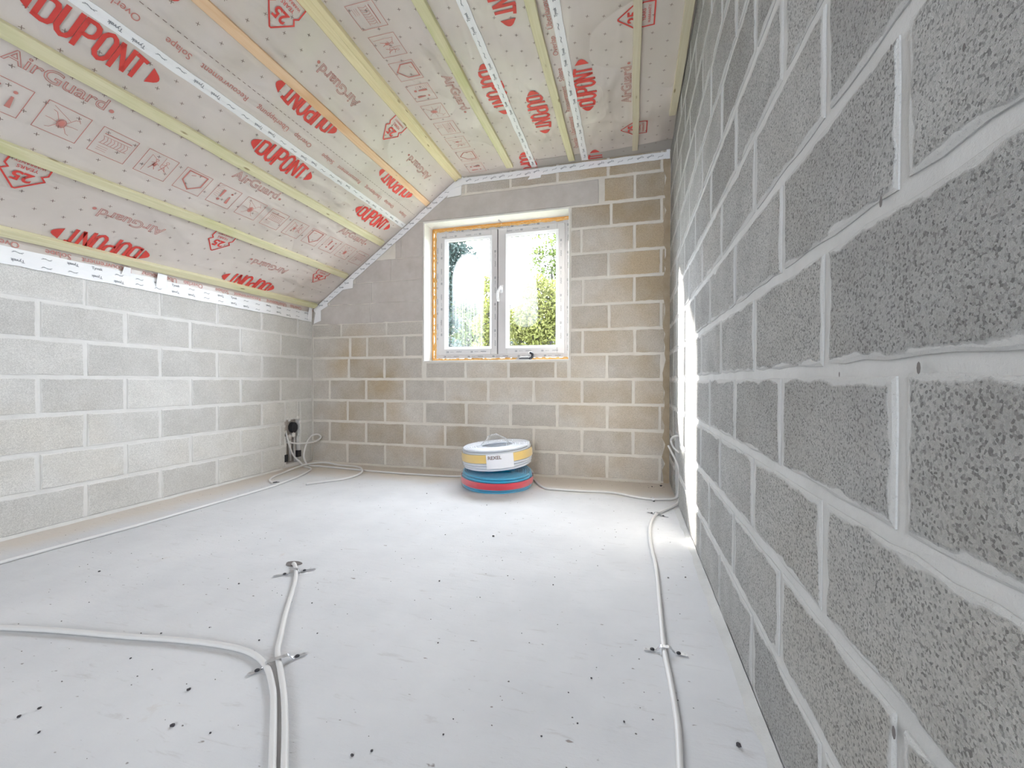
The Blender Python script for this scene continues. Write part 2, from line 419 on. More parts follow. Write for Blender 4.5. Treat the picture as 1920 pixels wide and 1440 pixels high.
course(wall_back, 'back', M['block_back'], X0, X1, 1.0, 1.2, [-2.535, -2.356, -1.968, -.363, .044], [(WIN[0], WIN[1], 1.0, 1.2)])
for (a, b) in ((-1.76, -1.373), (-1.373, -.986), (-.986, -.58), (-.58, -.478)):      # the infill course under the window
    put_block(wall_back, 'back', M['block_back'], a, b, .803, .953, joint=.008, proud=-.002)
course(wall_back, 'back', M['block_back'], X0, WIN[0] - .003, 1.2, 1.322, [-2.634, -2.15], joint=.005)
for (a, b) in ((X0, -2.32), (-2.32, WIN[0] - .003)):
    put_block(wall_back, 'back', M['render_grey'], a, b, 1.322, 1.505, joint=.002, jit=.006)
for z0, z1, js in ((1.505, 1.7, [-2.3]), (1.7, 1.9, [-2.1]), (1.9, 2.205, [-2.0])):
    lim = KX - (CZ - z1) / math.tan(SA) - .12
    course(wall_back, 'back', M['render_grey'], max(X0, lim), WIN[0] - .003, z0, z1, js, joint=.002)
for z0, z1, js in ((1.2, 1.402, [-.153, .24]), (1.402, 1.612, [-.36, .04]), (1.612, 1.815, [-.16, .24]), (1.815, 2.02, [-.374, .04]), (2.02, 2.205, [-.14, .24])):
    course(wall_back, 'back', M['block_back'], WIN[1] + .003, X1, z0, z1, js)
put_block(wall_back, 'back', M['lintel'], -2.05, -.235, 2.208, 2.402, name='lintel', joint=.003, proud=.003)
course(wall_back, 'back', M['block_back'], -.20, X1, 2.205, 2.41, [.04])
course(wall_back, 'back', M['block_back'], -1.9, X1, 2.41, 2.60, [-1.376, -.971, -.571, -.165, .24])
# left wall
Y0, Y1 = .3, YB - .001
for i in range(6):
    ph = 1.4915 if i % 2 else 1.6915
    course(wall_left, 'left', M['block_left'], Y0, Y1, .2 * i, .2 * i + .2, run(ph, Y0, Y1), CHL)
course(wall_left, 'left', M['block_left'], Y0, Y1, 1.2, 1.40, run(1.6915, Y0, Y1), joint=.006)
# right wall
Y0r = -.7
for i in range(13):
    ph = 1.793 if i % 2 else 1.593
    course(wall_right, 'right', M['block_right'], Y0r, Y1, .2 * i, .2 * i + .2, run(ph, Y0r, Y1), [CHR], joint=.0105, jit=.003)

# ---------------------------------------------------------------- ceiling: deck, film, battens, tapes and all the print
YC0, YC1 = YR, YB + .01
mb = MB()
def slab(p0, p1, up):
    vs = []
    for d in (0, 1):
        for (p, y) in ((p0, YC0), (p1, YC0), (p1, YC1), (p0, YC1)): vs.append((p[0] + up[0] * d, y, p[1] + up[1] * d))
    mb.add(vs, [(0, 1, 2, 3), (7, 6, 5, 4), (0, 4, 5, 1), (1, 5, 6, 2), (2, 6, 7, 3), (3, 7, 4, 0)])
kz = CZ + .012
slab((KX, kz), (XR + .3, kz), (0, .15)); slab((KX, kz), (KX - 2.3 * CA, kz - 2.3 * SN), (-.09, .15))
ceiling = mb.build('ceiling', M['mortar_back'], kind='structure')
def strip_mesh(prof, y0, y1, step=.25):
    n = max(1, int((y1 - y0) / step)); mb = MB(); k = len(prof)
    vs = []
    for i in range(n + 1):
        y = y0 + (y1 - y0) * i / n
        for p in prof: vs.append((p.x, y, p.z))
    mb.add(vs, [(i * k + j, (i + 1) * k + j, (i + 1) * k + j + 1, i * k + j + 1) for i in range(n) for j in range(k - 1)])
    return mb
sheetA = strip_mesh([Vector((XL + .004, 0, 1.39)), Vector((XL + .006, 0, 1.466)), sl(1.855, 0), sl(1.3, 0), sl(.65, 0)], YC0, YC1).build('membrane_sheet', M['film'], ceiling)
sheetB = strip_mesh([sl(.69, 0, .0015), sl(.35, 0, .0015), sl(.02, 0, .0015), ce(KX + .02, 0, .0015), ce(-1.1, 0, .0015), ce(-.765, 0, .0015)], YC0, YC1).build('membrane_sheet', M['film'], ceiling)
sheetC = strip_mesh([ce(-.765, 0), ce(-.345, 0)], YC0, YC1).build('membrane_sheet', M['film'], ceiling)
sheetD = strip_mesh([ce(-.345, 0, .001), ce(XR + .02, 0, .001)], YC0, YC1).build('membrane_sheet', M['film'], ceiling)

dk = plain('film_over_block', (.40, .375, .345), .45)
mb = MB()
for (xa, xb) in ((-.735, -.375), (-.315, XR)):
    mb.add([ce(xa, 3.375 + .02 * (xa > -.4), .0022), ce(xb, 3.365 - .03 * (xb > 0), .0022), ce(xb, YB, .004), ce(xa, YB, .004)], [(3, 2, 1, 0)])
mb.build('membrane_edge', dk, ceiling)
rr = random.Random(9); mb = MB(); zz = [i * .05 for i in range(52)]; vs = []
for z in zz: vs += [(.262 + rr.uniform(-.014, .014), YB - .0035, z), (XR, YB - .0035, z)]
mb.add(vs, [(i * 2, i * 2 + 1, i * 2 + 3, i * 2 + 2) for i in range(len(zz) - 1)])
mb.build('corner_fill', mortar('damp_mortar', (.44, .365, .27), (.34, .27, .185), .3), wall_back)
# print helpers: a local frame (reading direction, tops) on the film
def frame_slope(u, y, fwd, d=.0028):
    o = sl(u, y, d); up = Vector((CA, 0, SN)); ex = Vector((0, 1, 0))
    if not fwd: ex, up = -ex, -up
    return Matrix(((ex.x, up.x, ex.cross(up).x, o.x), (ex.y, up.y, ex.cross(up).y, o.y), (ex.z, up.z, ex.cross(up).z, o.z), (0, 0, 0, 1)))
def frame_ceil(x, y, fwd, d=.0028):
    o = ce(x, y, d); up = Vector((1, 0, 0)); ex = Vector((0, 1, 0))
    if not fwd: ex, up = -ex, -up
    nn = ex.cross(up)
    return Matrix(((ex.x, up.x, nn.x, o.x), (ex.y, up.y, nn.y, o.y), (ex.z, up.z, nn.z, o.z), (0, 0, 0, 1)))
def put(name, me, mat4, parent):
    o = bpy.data.objects.new(name, me); COL.objects.link(o); o.parent = parent; o.matrix_world = mat4; return o
DG = None
def text_mesh(body, size, mat, outline=0.0, bold=0.0, squeeze=1.0):
    c = bpy.data.curves.new('lettering', 'FONT'); c.body = body; c.size = size; c.align_x = 'CENTER'; c.align_y = 'CENTER'; c.resolution_u = 3
    if outline: c.fill_mode = 'NONE'; c.bevel_depth = outline; c.bevel_resolution = 0
    else: c.offset = bold
    o = bpy.data.objects.new('lettering', c); COL.objects.link(o)
    dg = bpy.context.evaluated_depsgraph_get(); dg.update()
    me = bpy.data.meshes.new_from_object(o.evaluated_get(dg)); bpy.data.objects.remove(o)
    for v in me.vertices: v.co.x *= squeeze; v.co.z *= .3
    me.materials.clear(); me.materials.append(mat); return me
def ribbon(mb, pts, w, closed=False, z=0.0):
    P = [Vector((p[0], p[1])) for p in pts]; n = len(P); L = []; Rr = []
    for i in range(n):
        a = P[(i - 1) % n] if closed or i > 0 else None; b = P[(i + 1) % n] if closed or i < n - 1 else None
        d1 = (P[i] - a).normalized() if a is not None else None; d2 = (b - P[i]).normalized() if b is not None else None
        d1 = d1 or d2; d2 = d2 or d1
        t = (d1 + d2); t = t.normalized() if t.length > 1e-6 else d1
        nn = Vector((-t.y, t.x)); s = 1 / max(.45, nn.dot(Vector((-d1.y, d1.x))))
        L.append(P[i] + nn * (w / 2 * s)); Rr.append(P[i] - nn * (w / 2 * s))
    vs = [(p.x, p.y, z) for p in L] + [(p.x, p.y, z) for p in Rr]
    fs = [(n + i, n + (i + 1) % n, (i + 1) % n, i) for i in range(n if closed else n - 1)]
    mb.add(vs, fs)
def arc(cx, cy, rx, ry, a0, a1, n=8): return [(cx + rx * math.cos(math.radians(a0 + (a1 - a0) * i / n)), cy + ry * math.sin(math.radians(a0 + (a1 - a0) * i / n))) for i in range(n + 1)]
# the oval logo: condensed letters whose heights follow the oval
def logo_mesh():
    A, B = .232, .068; mb = MB()
    def hh(x): return B * math.sqrt(max(.05, 1 - (x / (A * 1.06)) ** 2))
    def L(pts, x0, w, sw=.0168):
        q = []
        for (px, py) in pts:
            x = x0 + px * w; q.append((x, py * (hh(x) - sw / 2)))
        ribbon(mb, q, sw)
    x = -.172; w = .042
    def cap_d(): return [(0, -1), (0, 1), (.5, 1), (.85, .86), (1, .6), (1, -.6), (.85, -.86), (.5, -1), (-.17, -1)]
    L([(-.17, 1), (.5, 1), (.85, .86), (1, .6), (1, -.6), (.85, -.86), (.5, -1), (-.17, -1)], x, w); L([(0, -1), (0, 1)], x, w)
    x += .060; L([(0, 1.15), (0, -.6), (.2, -.88), (.5, -1), (.8, -.88), (1, -.6), (1, 1.15)], x, w)
    x += .060; L([(0, -1.15), (0, 1)], x, w); L([(-.17, 1), (.6, 1), (.9, .86), (1, .62), (1, .32), (.9, .1), (.6, -.04), (0, -.04)], x, w)
    x += .060; L([(0, 0), (0, .62), (.2, .88), (.5, 1), (.8, .88), (1, .62), (1, -.62), (.8, -.88), (.5, -1), (.2, -.88), (0, -.62), (0, .02)], x, w)
    x += .060; L([(0, -1.15), (0, 1.05)], x, w); L([(1, -1.05), (1, 1.15)], x, w); L([(0, .95), (1, -.95)], x, w, .017)
    x += .056; L([(-.12, 1), (1.0, 1)], x, w); L([(.44, .9), (.44, -1.15)], x, w)
    for s in (-1, 1):     # the two filled end caps
        pts = [(s * .195, s * -.0)] and arc(0, 0, A, B * 1.0, -38, 38, 8)
        pts = [(max(px, .191), py * .95) for (px, py) in pts]
        vs = [(s * px, py, 0) for (px, py) in pts]
        f = tuple(range(len(vs))) if s > 0 else tuple(reversed(range(len(vs))))
        mb.add(vs, [f])
    me = mb.mesh('printed_logo'); me.materials.append(M['print_red']); return me
LOGO = logo_mesh()
def word_mesh():
    me = text_mesh('AirGuard', .082, M['print_soft'], outline=.0013)
    w = max(v.co.x for v in me.vertices) - min(v.co.x for v in me.vertices)
    for v in me.vertices: v.co.x *= .325 / w
    bm = bmesh.new(); bm.from_mesh(me)
    r0 = bmesh.ops.create_circle(bm, segments=10, radius=.009, cap_ends=True)
    for v in r0['verts']: v.co += Vector((.183, -.012, 0))
    bm.to_mesh(me); bm.free(); return me
WORD = word_mesh()
def badge_meshes():
    mb = MB()
    out = [(-.070, .075), (.070, .075), (.072, .020), (.056, .004), (.074, -.016), (.004, -.098), (-.004, -.098), (-.074, -.016), (-.056, .004), (-.072, .020)]
    out = [(-px, -py) for px, py in out]
    ribbon(mb, out, .007, closed=True); me = mb.mesh('printed_badge'); me.materials.append(M['print_red'])
    bm = bmesh.new(); bm.from_mesh(me)
    for body, size, y, bold in (('25', .072, .024, .0022), ('YEARS', .026, -.026, .0), ('WARRANTY', .019, -.052, 0)):
        tm = text_mesh(body, size, M['print_red'], bold=bold); tm.transform(Matrix.Translation((0, y, 0))); bm.from_mesh(tm); bpy.data.meshes.remove(tm)
    bm.to_mesh(me); bm.free(); return me
BADGE = badge_meshes()
def picto(kind):
    mb = MB(); S = .0725
    ribbon(mb, [(-S, -S), (S, -S), (S, S), (-S, S)], .0026, closed=True)
    if kind == 'alert':
        mb2 = [(-.028, .045), (-.012, .045), (-.015, -.012), (-.024, -.012)]
        mb.add([(x, y, 0) for x, y in mb2], [(3, 2, 1, 0)]); mb.add([(x, y, 0) for x, y in arc(-.02, -.032, .009, .009, 0, 330, 10)], [tuple(range(11))])
        mb.add([(x, y, 0) for x, y in [(.028, .012), (.036, .012), (.043, -.042), (.026, -.042)]], [(3, 2, 1, 0)])
        mb.add([(x, y, 0) for x, y in arc(.032, .034, .007, .007, 0, 330, 8)], [tuple(range(9))])
        for i in range(7): ribbon(mb, [(-.062, .06 - i * .012), (-.036, .066 - i * .014)], .0014)
    elif kind == 'insect':
        ribbon(mb, arc(0, -.008, .014, .022, 0, 330, 10), .003, closed=True); mb.add([(x, y, 0) for x, y in arc(0, -.008, .011, .018, 0, 330, 10)], [tuple(range(11))])
        for s in (-1, 1):
            for q in ((.045, .04), (.055, -.004), (.04, -.05)): ribbon(mb, [(s * .012, -.008 + q[1] * .2), (s * q[0] * .7, q[1] * .9), (s * q[0], q[1])], .0018)
        ribbon(mb, [(-.05, .06), (.02, .02)], .0016); ribbon(mb, [(.03, .06), (.05, .03)], .0016)
    elif kind == 'layers':
        ribbon(mb, [(-.055, .042), (.055, .042)], .004); ribbon(mb, [(-.055, .028), (.055, .028)], .0016); ribbon(mb, [(-.055, -.014), (.055, -.014)], .002)
        for i in range(8): ribbon(mb, [(-.05 + i * .0135, -.012), (-.044 + i * .0135, .01), (-.05 + i * .0135, .026)], .0018)
        for i in range(3): ribbon(mb, [(-.05, -.030 - i * .011), (-.01, -.030 - i * .011)], .0014)
    elif kind == 'figures':
        ribbon(mb, [(-.045, -.06), (-.045, .05), (-.01, .03)], .0018); ribbon(mb, [(.015, .065), (.015, .0), (.055, -.02)], .0018)
        for cx, cy in ((-.012, .012), (.034, .02)):
            ribbon(mb, arc(cx, cy + .018, .007, .007, 0, 320, 7), .002, closed=True); ribbon(mb, [(cx, cy + .01), (cx - .004, cy - .016), (cx - .014, cy - .044)], .003); ribbon(mb, [(cx - .003, cy - .012), (cx + .012, cy - .040)], .0028); ribbon(mb, [(cx - .018, cy - .004), (cx, cy + .004), (cx + .018, cy - .008)], .002)
        mb.add([(-.020, -.008, 0), (-.004, -.010, 0), (-.002, .008, 0), (-.018, .010, 0)], [(0, 1, 2, 3)])
    else:      # house
        pts = [(-.05, -.06), (-.05, .012), (0, .056), (.052, .010), (.052, -.06)]
        pts = [(-p[0], -p[1]) for p in pts]
        ribbon(mb, pts, .007, closed=True); ribbon(mb, [(-.03, .035), (-.01, .045)], .003)
    me = mb.mesh('printed_pictogram'); me.materials.append(M['print_soft']); return me
PICT = {k: picto(k) for k in ('alert', 'insect', 'layers', 'figures', 'house')}
ORDER = ['alert', 'insect', 'layers', 'figures', 'house']
def tint_mesh():
    mb = MB(); mb.add([(-.085, -.082, 0), (.085, -.082, 0), (.085, .082, 0), (-.085, .082, 0)], [(0, 1, 2, 3)])
    return mb.mesh('t')
OVER = {k: text_mesh(k, .042, M['print_soft']) for k in ('Overlap', 'Solape', 'Recouvrement', '\u00dcberlappung')}
PER = .955
NP = range(-2, 3)
def rows(sheet, F_rev, F_fwd, y_rev, which):
    pass
for k in range(-2, 3):
    o = k * PER
    # sheet A on the slope
    for y in (.98 + .228 + o,):
        if -1.2 < y < 3.40: put('printed_logo', LOGO, frame_slope(.745, y, True), sheetA)
    y = 1.205 + o
    if -1 < y < 3.4: put('printed_word', WORD, frame_slope(.975, y - .01, True), sheetA)
    y = 1.277 + o
    if -1 < y < 3.4: put('printed_badge', BADGE, frame_slope(1.455, y, False), sheetA)
    y = 1.752 + o
    if -1 < y < 3.4: put('printed_word', WORD, frame_slope(1.535, y, False), sheetA)
    y = 1.720 + o
    if -1 < y < 3.4: put('printed_logo', LOGO, frame_slope(1.742, y, False), sheetA)
    # sheet B: lower half on the slope, upper half on the flat
    y = 2.048 + o
    if -1 < y < 3.4: put('printed_logo', LOGO, frame_slope(.40, y, False, .0042), sheetB)
    y = 2.09 + o
    if -1 < y < 3.4: put('printed_word', WORD, frame_slope(.187, y, False, .0042), sheetB)
    y = 1.63 + o
    if -1 < y < 3.4: put('printed_badge', BADGE, frame_slope(.125, y, False, .0042), sheetB)
    y = 2.475 + o
    if -1 < y < 3.4: put('printed_word', WORD, frame_ceil(-1.037, y - .01, True, .0042), sheetB)
    y = 2.507 + o
    if -1 < y < 3.62: put('printed_logo', LOGO, frame_ceil(-.797, y, True, .0042), sheetB)
    # sheets C and D
    y = 1.84 + o
    if -1 < y < 3.4: put('printed_logo', LOGO, frame_ceil(-.580, y, True), sheetC)
    y = 2.616 + o
    if -1 < y < 3.62: put('printed_logo', LOGO, frame_ceil(-.262, y, False, .0038), sheetD)
    y = 2.665 + o
    if -1 < y < 3.4: put('printed_word', WORD, frame_ceil(-.018, y, False, .0038), sheetD)
    y = 2.175 + o
    if -1 < y < 3.4: put('printed_badge', BADGE, frame_ceil(.040, y, False, .0038), sheetD)
for k in range(-3, 13):
    y = 1.0825 + .191 * k
    if y < 3.40: put('printed_pictogram', PICT[ORDER[k % 5]], frame_slope(1.142, y, True), sheetA)
    y = 1.447 + .191 * k
    if y < 3.42: put('printed_pictogram', PICT[ORDER[k % 5]], frame_ceil(-1.238, y, True, .0042), sheetB)
OV = ['Overlap', 'Solape', 'Recouvrement', '\u00dcberlappung']
ovw = (1.20, 1.42, 1.645, 1.935)
for k in range(-1, 3):
    for nme, y in zip(OV, ovw):
        yy = y + k * PER
        if yy < 3.42: put('printed_word', OVER[nme], frame_slope(.568, yy, False, .0042), sheetB)
        if yy < 3.35: put('printed_word', OVER[nme], Matrix(((0, 0, 1, XL + .0085), (-1, 0, 0, yy + .15), (0, -1, 0, 1.457), (0, 0, 0, 1))), sheetA)
        if yy < 3.30: put('printed_word', OVER[nme], frame_ceil(-.388, yy + .1, False), sheetC)
mb = MB(); y = -1.0        # dashed line along the lap
while y < 3.45:
    a = sl(.508, y, .0042); b = sl(.508, y + .016, .0042); a2 = sl(.511, y, .0042); b2 = sl(.511, y + .016, .0042)
    mb.add([a, b, b2, a2], [(0, 1, 2, 3)]); y += .029
mb.build('dashed_line', M['print_dark'], sheetB, kind='stuff')
def crosses(f, u0, u1, sheet):
    mb = MB(); i = 0; u = u0
    while u < u1:
        y = -.6 + (i % 2) * .055 + .02 * math.sin(i * 2.1)
        while y < 3.42:
            s = .0085
            for q in (.3, .3 + math.pi / 2):
                dx, dy = s * math.cos(q), s * math.sin(q); ex, ey = -dy * .13, dx * .13
                mb.add([f(u + dx + ex, y + dy + ey), f(u + dx - ex, y + dy - ey), f(u - dx - ex, y - dy - ey), f(u - dx + ex, y - dy + ey)], [(0, 1, 2, 3)])
            y += .11
        u += .078; i += 1
    mb.build('printed_crosses', M['print_dark'], sheet, kind='stuff')
crosses(lambda u, y: sl(u, y, .0028), .70, 1.90, sheetA); crosses(lambda u, y: sl(u, y, .0042), .04, .47, sheetB)
crosses(lambda u, y: ce(u, y, .0042), -1.38, -.80, sheetB); crosses(lambda u, y: ce(u, y, .0028), -.72, -.40, sheetC); crosses(lambda u, y: ce(u, y, .0038), -.28, .28, sheetD)

# battens: each its own bar, bowed a touch
def batten(f, u0, u1, d, y1, mat, label, ph):
    mb = MB(); n = 24; vs = []
    y0 = YR + .02
    for i in range(n + 1):
        y = y0 + (y1 - y0) * i / n; w = .004 * math.sin(ph + y * 1.7) + .0018 * math.sin(ph * 3 + y * 7)
        c = .002
        for (u, dd) in ((u0, .001), (u0, d - c), (u0 + c, d), (u1 - c, d), (u1, d - c), (u1, .001)): vs.append(f(u + w, y, dd))
    k = 6; fs = [(i * k + j, i * k + (j + 1) % k, (i + 1) * k + (j + 1) % k, (i + 1) * k + j) for i in range(n) for j in range(k)]
    fs += [tuple(reversed(range(k))), tuple(n * k + j for j in range(k))]
    mb.add(vs, fs); me = mb.mesh('batten'); bm = bmesh.new(); bm.from_mesh(me); bmesh.ops.recalc_face_normals(bm, faces=bm.faces); bm.to_mesh(me); bm.free()
    return link('batten', me, mat, ceiling, label=label)
batten(sl, 1.785, 1.835, .026, 3.455, M['pine_green'], 'green-tinged lowest batten, just above the knee wall', 0)
batten(sl, 1.335, 1.388, .024, 3.435, M['pine_green'], 'green-tinged second batten up from the knee wall', 1)
batten(sl, .868, .925, .024, 3.43, M['pine_green'], 'green-tinged third batten up the slope', 2)
batten(sl, .325, .373, .024, 3.445, M['pine_orange'], 'orange-pink batten just below the fold of the ceiling', 3)
batten(sl, .004, .050, .026, 3.46, M['pine_yellow'], 'yellow batten along the fold of the ceiling, slope side', 4)
batten(ce, KX + .004, KX + .038, .026, 3.46, M['pine_yellow'], 'narrow yellow batten along the fold of the ceiling, flat side', 5)
batten(ce, -.978, -.920, .024, 3.40, M['pine_green'], 'greenish batten between the fold and the first tape of the flat ceiling', 6)
batten(ce, -.472, -.424, .024, 3.42, M['pine_green'], 'thin greenish batten between the two tapes of the flat ceiling', 7)
batten(ce, .016, .058, .020, 3.40, M['pine_pale'], 'pale batten beside the block wall, crossing two badges', 8)
batten(ce, .248, .292, .024, 3.01, M['pine_pale'], 'pale batten hugging the top of the right wall', 9)

# tapes: white strips with small grey print
TY = text_mesh('Tyvek', .021, M['print_grey'], bold=.0004); LG = None
def oval_lines():
    mb = MB(); ribbon(mb, [(-.022, -.003), (-.01, .004), (.006, -.003), (.022, .003)], .0022); ribbon(mb, [(-.018, .004), (.018, -.004)], .0016)
    me = mb.mesh('squiggle'); me.materials.append(M['print_grey']); return me
SQ = oval_lines()
def tape_strip(name, P, side, nrm, width, parent, lanes=1, seed=1, pitch=.085, label=None, tilt=0.0):
    """P(t, w, d): point at t along, w across, d off the surface"""
    rr = random.Random(seed); t0, t1 = side; n = int((t1 - t0) / .06); mb = MB(); vs = []
    for i in range(n + 1):
        t = t0 + (t1 - t0) * i / n; a = -width / 2 + rr.uniform(-.0022, .0022); b = width / 2 + rr.uniform(-.0022, .0022)
        vs += [P(t, a, .0005), P(t, a, .004), P(t, (a + b) / 2, .0055), P(t, b, .004), P(t, b, .0005)]
    mb.add(vs, [(i * 5 + j, i * 5 + j + 1, (i + 1) * 5 + j + 1, (i + 1) * 5 + j) for i in range(n) for j in range(4)])
    me = mb.mesh(name); bm = bmesh.new(); bm.from_mesh(me)
    for f in bm.faces:
        if f.normal.dot(nrm) < 0: f.normal_flip()
    bm.to_mesh(me); bm.free()
    o = link(name, me, M['tape'], parent, label=label)
    pb = MB(); t = t0 + .04; i = 0
    while t < t1 - .04:
        for l in range(lanes):
            src = TY if (i + l) % 4 < 2 else SQ; flip = 1 if (i // 2 + l) % 2 else -1
            wc = (l - (lanes - 1) / 2) * (width / max(lanes, 1)) + rr.uniform(-.006, .006)
            ca, sa = math.cos(tilt), math.sin(tilt); base = len(pb.v)
            for v in src.vertices:
                x, yy = v.co.x * flip, v.co.y * flip
                pb.v.append(tuple(P(t + x * ca - yy * sa, wc + x * sa + yy * ca, .0066)))
            pb.f += [tuple(base + q for q in p.vertices) for p in src.polygons]
        t += pitch; i += 1
    pm = pb.mesh('tape_print'); pm.materials.append(M['print_grey'])
    link('tape_print', pm, None, o, kind='stuff')
    return o
dn = Vector((0, 0, -1)); ds = Vector((SN, 0, -CA))
tape_strip('seam_tape', lambda t, w, d: sl(.648 - w, t, d + .0015), (-1.2, 3.47), ds, .046, ceiling, 1, 1, label='white tape strip down the middle of the slope')
tape_strip('seam_tape', lambda t, w, d: ce(-.762 + w, t, d + .0015), (-.8, 3.47), dn, .046, ceiling, 1, 2, label='white tape strip on the flat ceiling nearer the fold')
tape_strip('seam_tape', lambda t, w, d: ce(-.345 + w, t, d + .0015), (-.8, 3.47), dn, .050, ceiling, 1, 3, label='white tape strip on the flat ceiling nearer the right wall')
tape_strip('edge_tape', lambda t, w, d: Vector((XL + d + .006, t, 1.396 + w)), (-.5, 3.46), Vector((1, 0, 0)), .088, wall_left, 2, 4, pitch=.11, label='wide white tape along the top of the knee wall')
tape_strip('edge_tape', lambda t, w, d: Vector((t, YB - d - .002, 2.520 + w - .012 * (t > 9))), (-1.46, XR - .005), Vector((0, -1, 0)), .056, wall_back, 1, 5, pitch=.075, tilt=.35, label='white tape along the top of the window wall')
def gable(t, w, d):
    p = sl(t, 0, .035); q = Vector((p.x, YB - d - .002, p.z)); return q + Vector((SN, 0, -CA)) * w
tape_strip('edge_tape', gable, (-.02, 1.86), Vector((0, -1, 0)), .052, wall_back, 1, 6, pitch=.07, tilt=-.6, label='white tape following the slope on the window wall')
# loose flaps of tape
def flap(parent, pts, th=.003):
    mb = MB(); n = len(pts); q = [Vector(p) for p in pts]; nr = (q[1] - q[0]).cross(q[2] - q[0]).normalized() * th
    mb.add(q + [p + nr for p in q], [tuple(range(n)), tuple(reversed(range(n, 2 * n)))] + [(i, n + i, n + (i + 1) % n, (i + 1) % n) for i in range(n)])
    me = mb.mesh('tape_flap'); bm = bmesh.new(); bm.from_mesh(me); bmesh.ops.recalc_face_normals(bm, faces=bm.faces); bm.to_mesh(me); bm.free()
    link('tape_flap', me, M['tape'], parent)
yb = YB - .006
flap(wall_back, [(-2.60, yb, 1.69), (-2.50, yb, 1.755), (-2.505, yb, 1.655), (-2.62, yb, 1.645)])
flap(wall_back, [(-2.91, yb, 1.50), (-2.80, yb, 1.56), (-2.78, yb, 1.50), (-2.86, yb, 1.46), (-2.86, yb, 1.36), (-2.94, yb, 1.335)])
flap(wall_back, [(-1.50, yb, 2.50), (-1.41, yb, 2.52), (-1.415, yb, 2.405), (-1.55, yb, 2.395)])
flap(wall_back, [(-1.50, yb - .003, 2.50), (-1.40, yb - .003, 2.56), (-1.36, yb - .003, 2.50), (-1.60, yb - .003, 2.44)])
flap(wall_back, [(.27, yb, 2.49), (.298, yb, 2.49), (.298, yb, 2.60), (.275, yb, 2.60)])
flap(wall_back, [(-.80, yb, 2.495), (-.70, yb, 2.505), (-.71, yb, 2.47), (-.82, yb, 2.465)])
xl = XL + .012
flap(wall_left, [(xl, 2.055, 1.39), (xl, 2.12, 1.39), (xl + .012, 2.115, 1.475), (xl + .012, 2.06, 1.478)])
flap(wall_left, [(xl, 1.86, 1.42), (xl, 1.91, 1.42), (xl + .010, 1.905, 1.468), (xl + .010, 1.87, 1.468)])
flap(wall_left, [(xl, 3.40, 1.37), (xl, 3.46, 1.37), (xl + .01, 3.455, 1.52), (xl + .02, 3.41, 1.50)])

# ---------------------------------------------------------------- window
win = empty('window_1'); win['kind'] = 'structure'
FY = YB + .165           # inner face of the fixed frame
x0, x1, z0, z1 = WIN
def ring(x0, x1, z0, z1, w, y0, y1, wr=None, wb=None, wt=None):
    m = MB(); wr = w if wr is None else wr; wb = w if wb is None else wb; wt = w if wt is None else wt
    m.box(x0, x0 + w, y0, y1, z0, z1); m.box(x1 - wr, x1, y0, y1, z0, z1); m.box(x0 + w, x1 - wr, y0, y1, z0, z0 + wb); m.box(x0 + w, x1 - wr, y0, y1, z1 - wt, z1); return m
def bev(o, w=.003, s=2):
    m = o.modifiers.new('edge', 'BEVEL'); m.width = w; m.segments = s; m.limit_method = 'ANGLE'; return o
# white boards lining the reveal
rv = [(x0, x0 + .014, z0, z1), (x1 - .010, x1, z0, z1), (x0 + .014, x1 - .010, z1 - .014, z1), (x0 + .014, x1 - .010, z0, z0 + .010)]
for (a, b, c, d) in rv:
    m = MB(); m.box(a, b, YB - .004, FY + .09, c, d); bev(m.build('reveal_board', M['plaster'], win), .002)
fx0, fx1, fz0, fz1 = x0 + .050, x1 - .022, z0 + .036, z1 - .034
bev(ring(fx0, fx1, fz0, fz1, .06, FY, FY + .07).build('window_frame', M['pvc_film'], win), .003)
SY = FY - .018           # inner face of the sashes
xm = -1.128
def sash(a, b, ga, gb, glass, nm):
    c, d = fz0 + .032, fz1 - .032
    s = bev(ring(a, b, c, d, ga - a, SY, SY + .06, wr=b - gb, wb=.062, wt=.066).build('sash', M['pvc_film'], win), .004)
    p0, p1, q0, q1 = ga, gb, c + .062, d - .066
    bd = MB()                                        # the bright glazing bead, bevelled inwards
    o_ = [(p0 - .012, q0 - .012), (p1 + .012, q0 - .012), (p1 + .012, q1 + .012), (p0 - .012, q1 + .012)]; i_ = [(p0 + .012, q0 + .012), (p1 - .012, q0 + .012), (p1 - .012, q1 - .012), (p0 + .012, q1 - .012)]
    vs = [(x, SY - .001, z) for x, z in o_] + [(x, SY - .007, z) for x, z in o_] + [(x, SY + .006, z) for x, z in i_] + [(x, SY + .03, z) for x, z in i_]
    bd.add(vs, [(g * 4 + i, g * 4 + (i + 1) % 4, g * 4 + 4 + (i + 1) % 4, g * 4 + 4 + i) for g in range(3) for i in range(4)])
    me = bd.mesh('glazing_bead'); link('glazing_bead', me, M['pvc'], s)
    ring(p0 + .009, p1 - .009, q0 + .009, q1 - .009, .006, SY + .022, SY + .03).build('gasket', M['gasket'], s)
    g = MB(); g.box(p0 + .004, p1 - .004, SY + .030, SY + .034, q0 + .004, q1 - .004); g.build('pane', glass, s, label=nm)
    return s
sashL = sash(-1.705, xm - .004, -1.625, -1.192, M['pane_fog'], 'pane fogged with a rounded patch of condensation and drips')
sashR = sash(xm + .004, -.530, -1.040, -.595, M['pane_clear'], 'mostly clear pane')
m = MB(); m.box(xm - .004, xm + .004, SY + .01, SY + .05, fz0 + .035, fz1 - .035); m.build('sash_gap', M['gasket'], win)
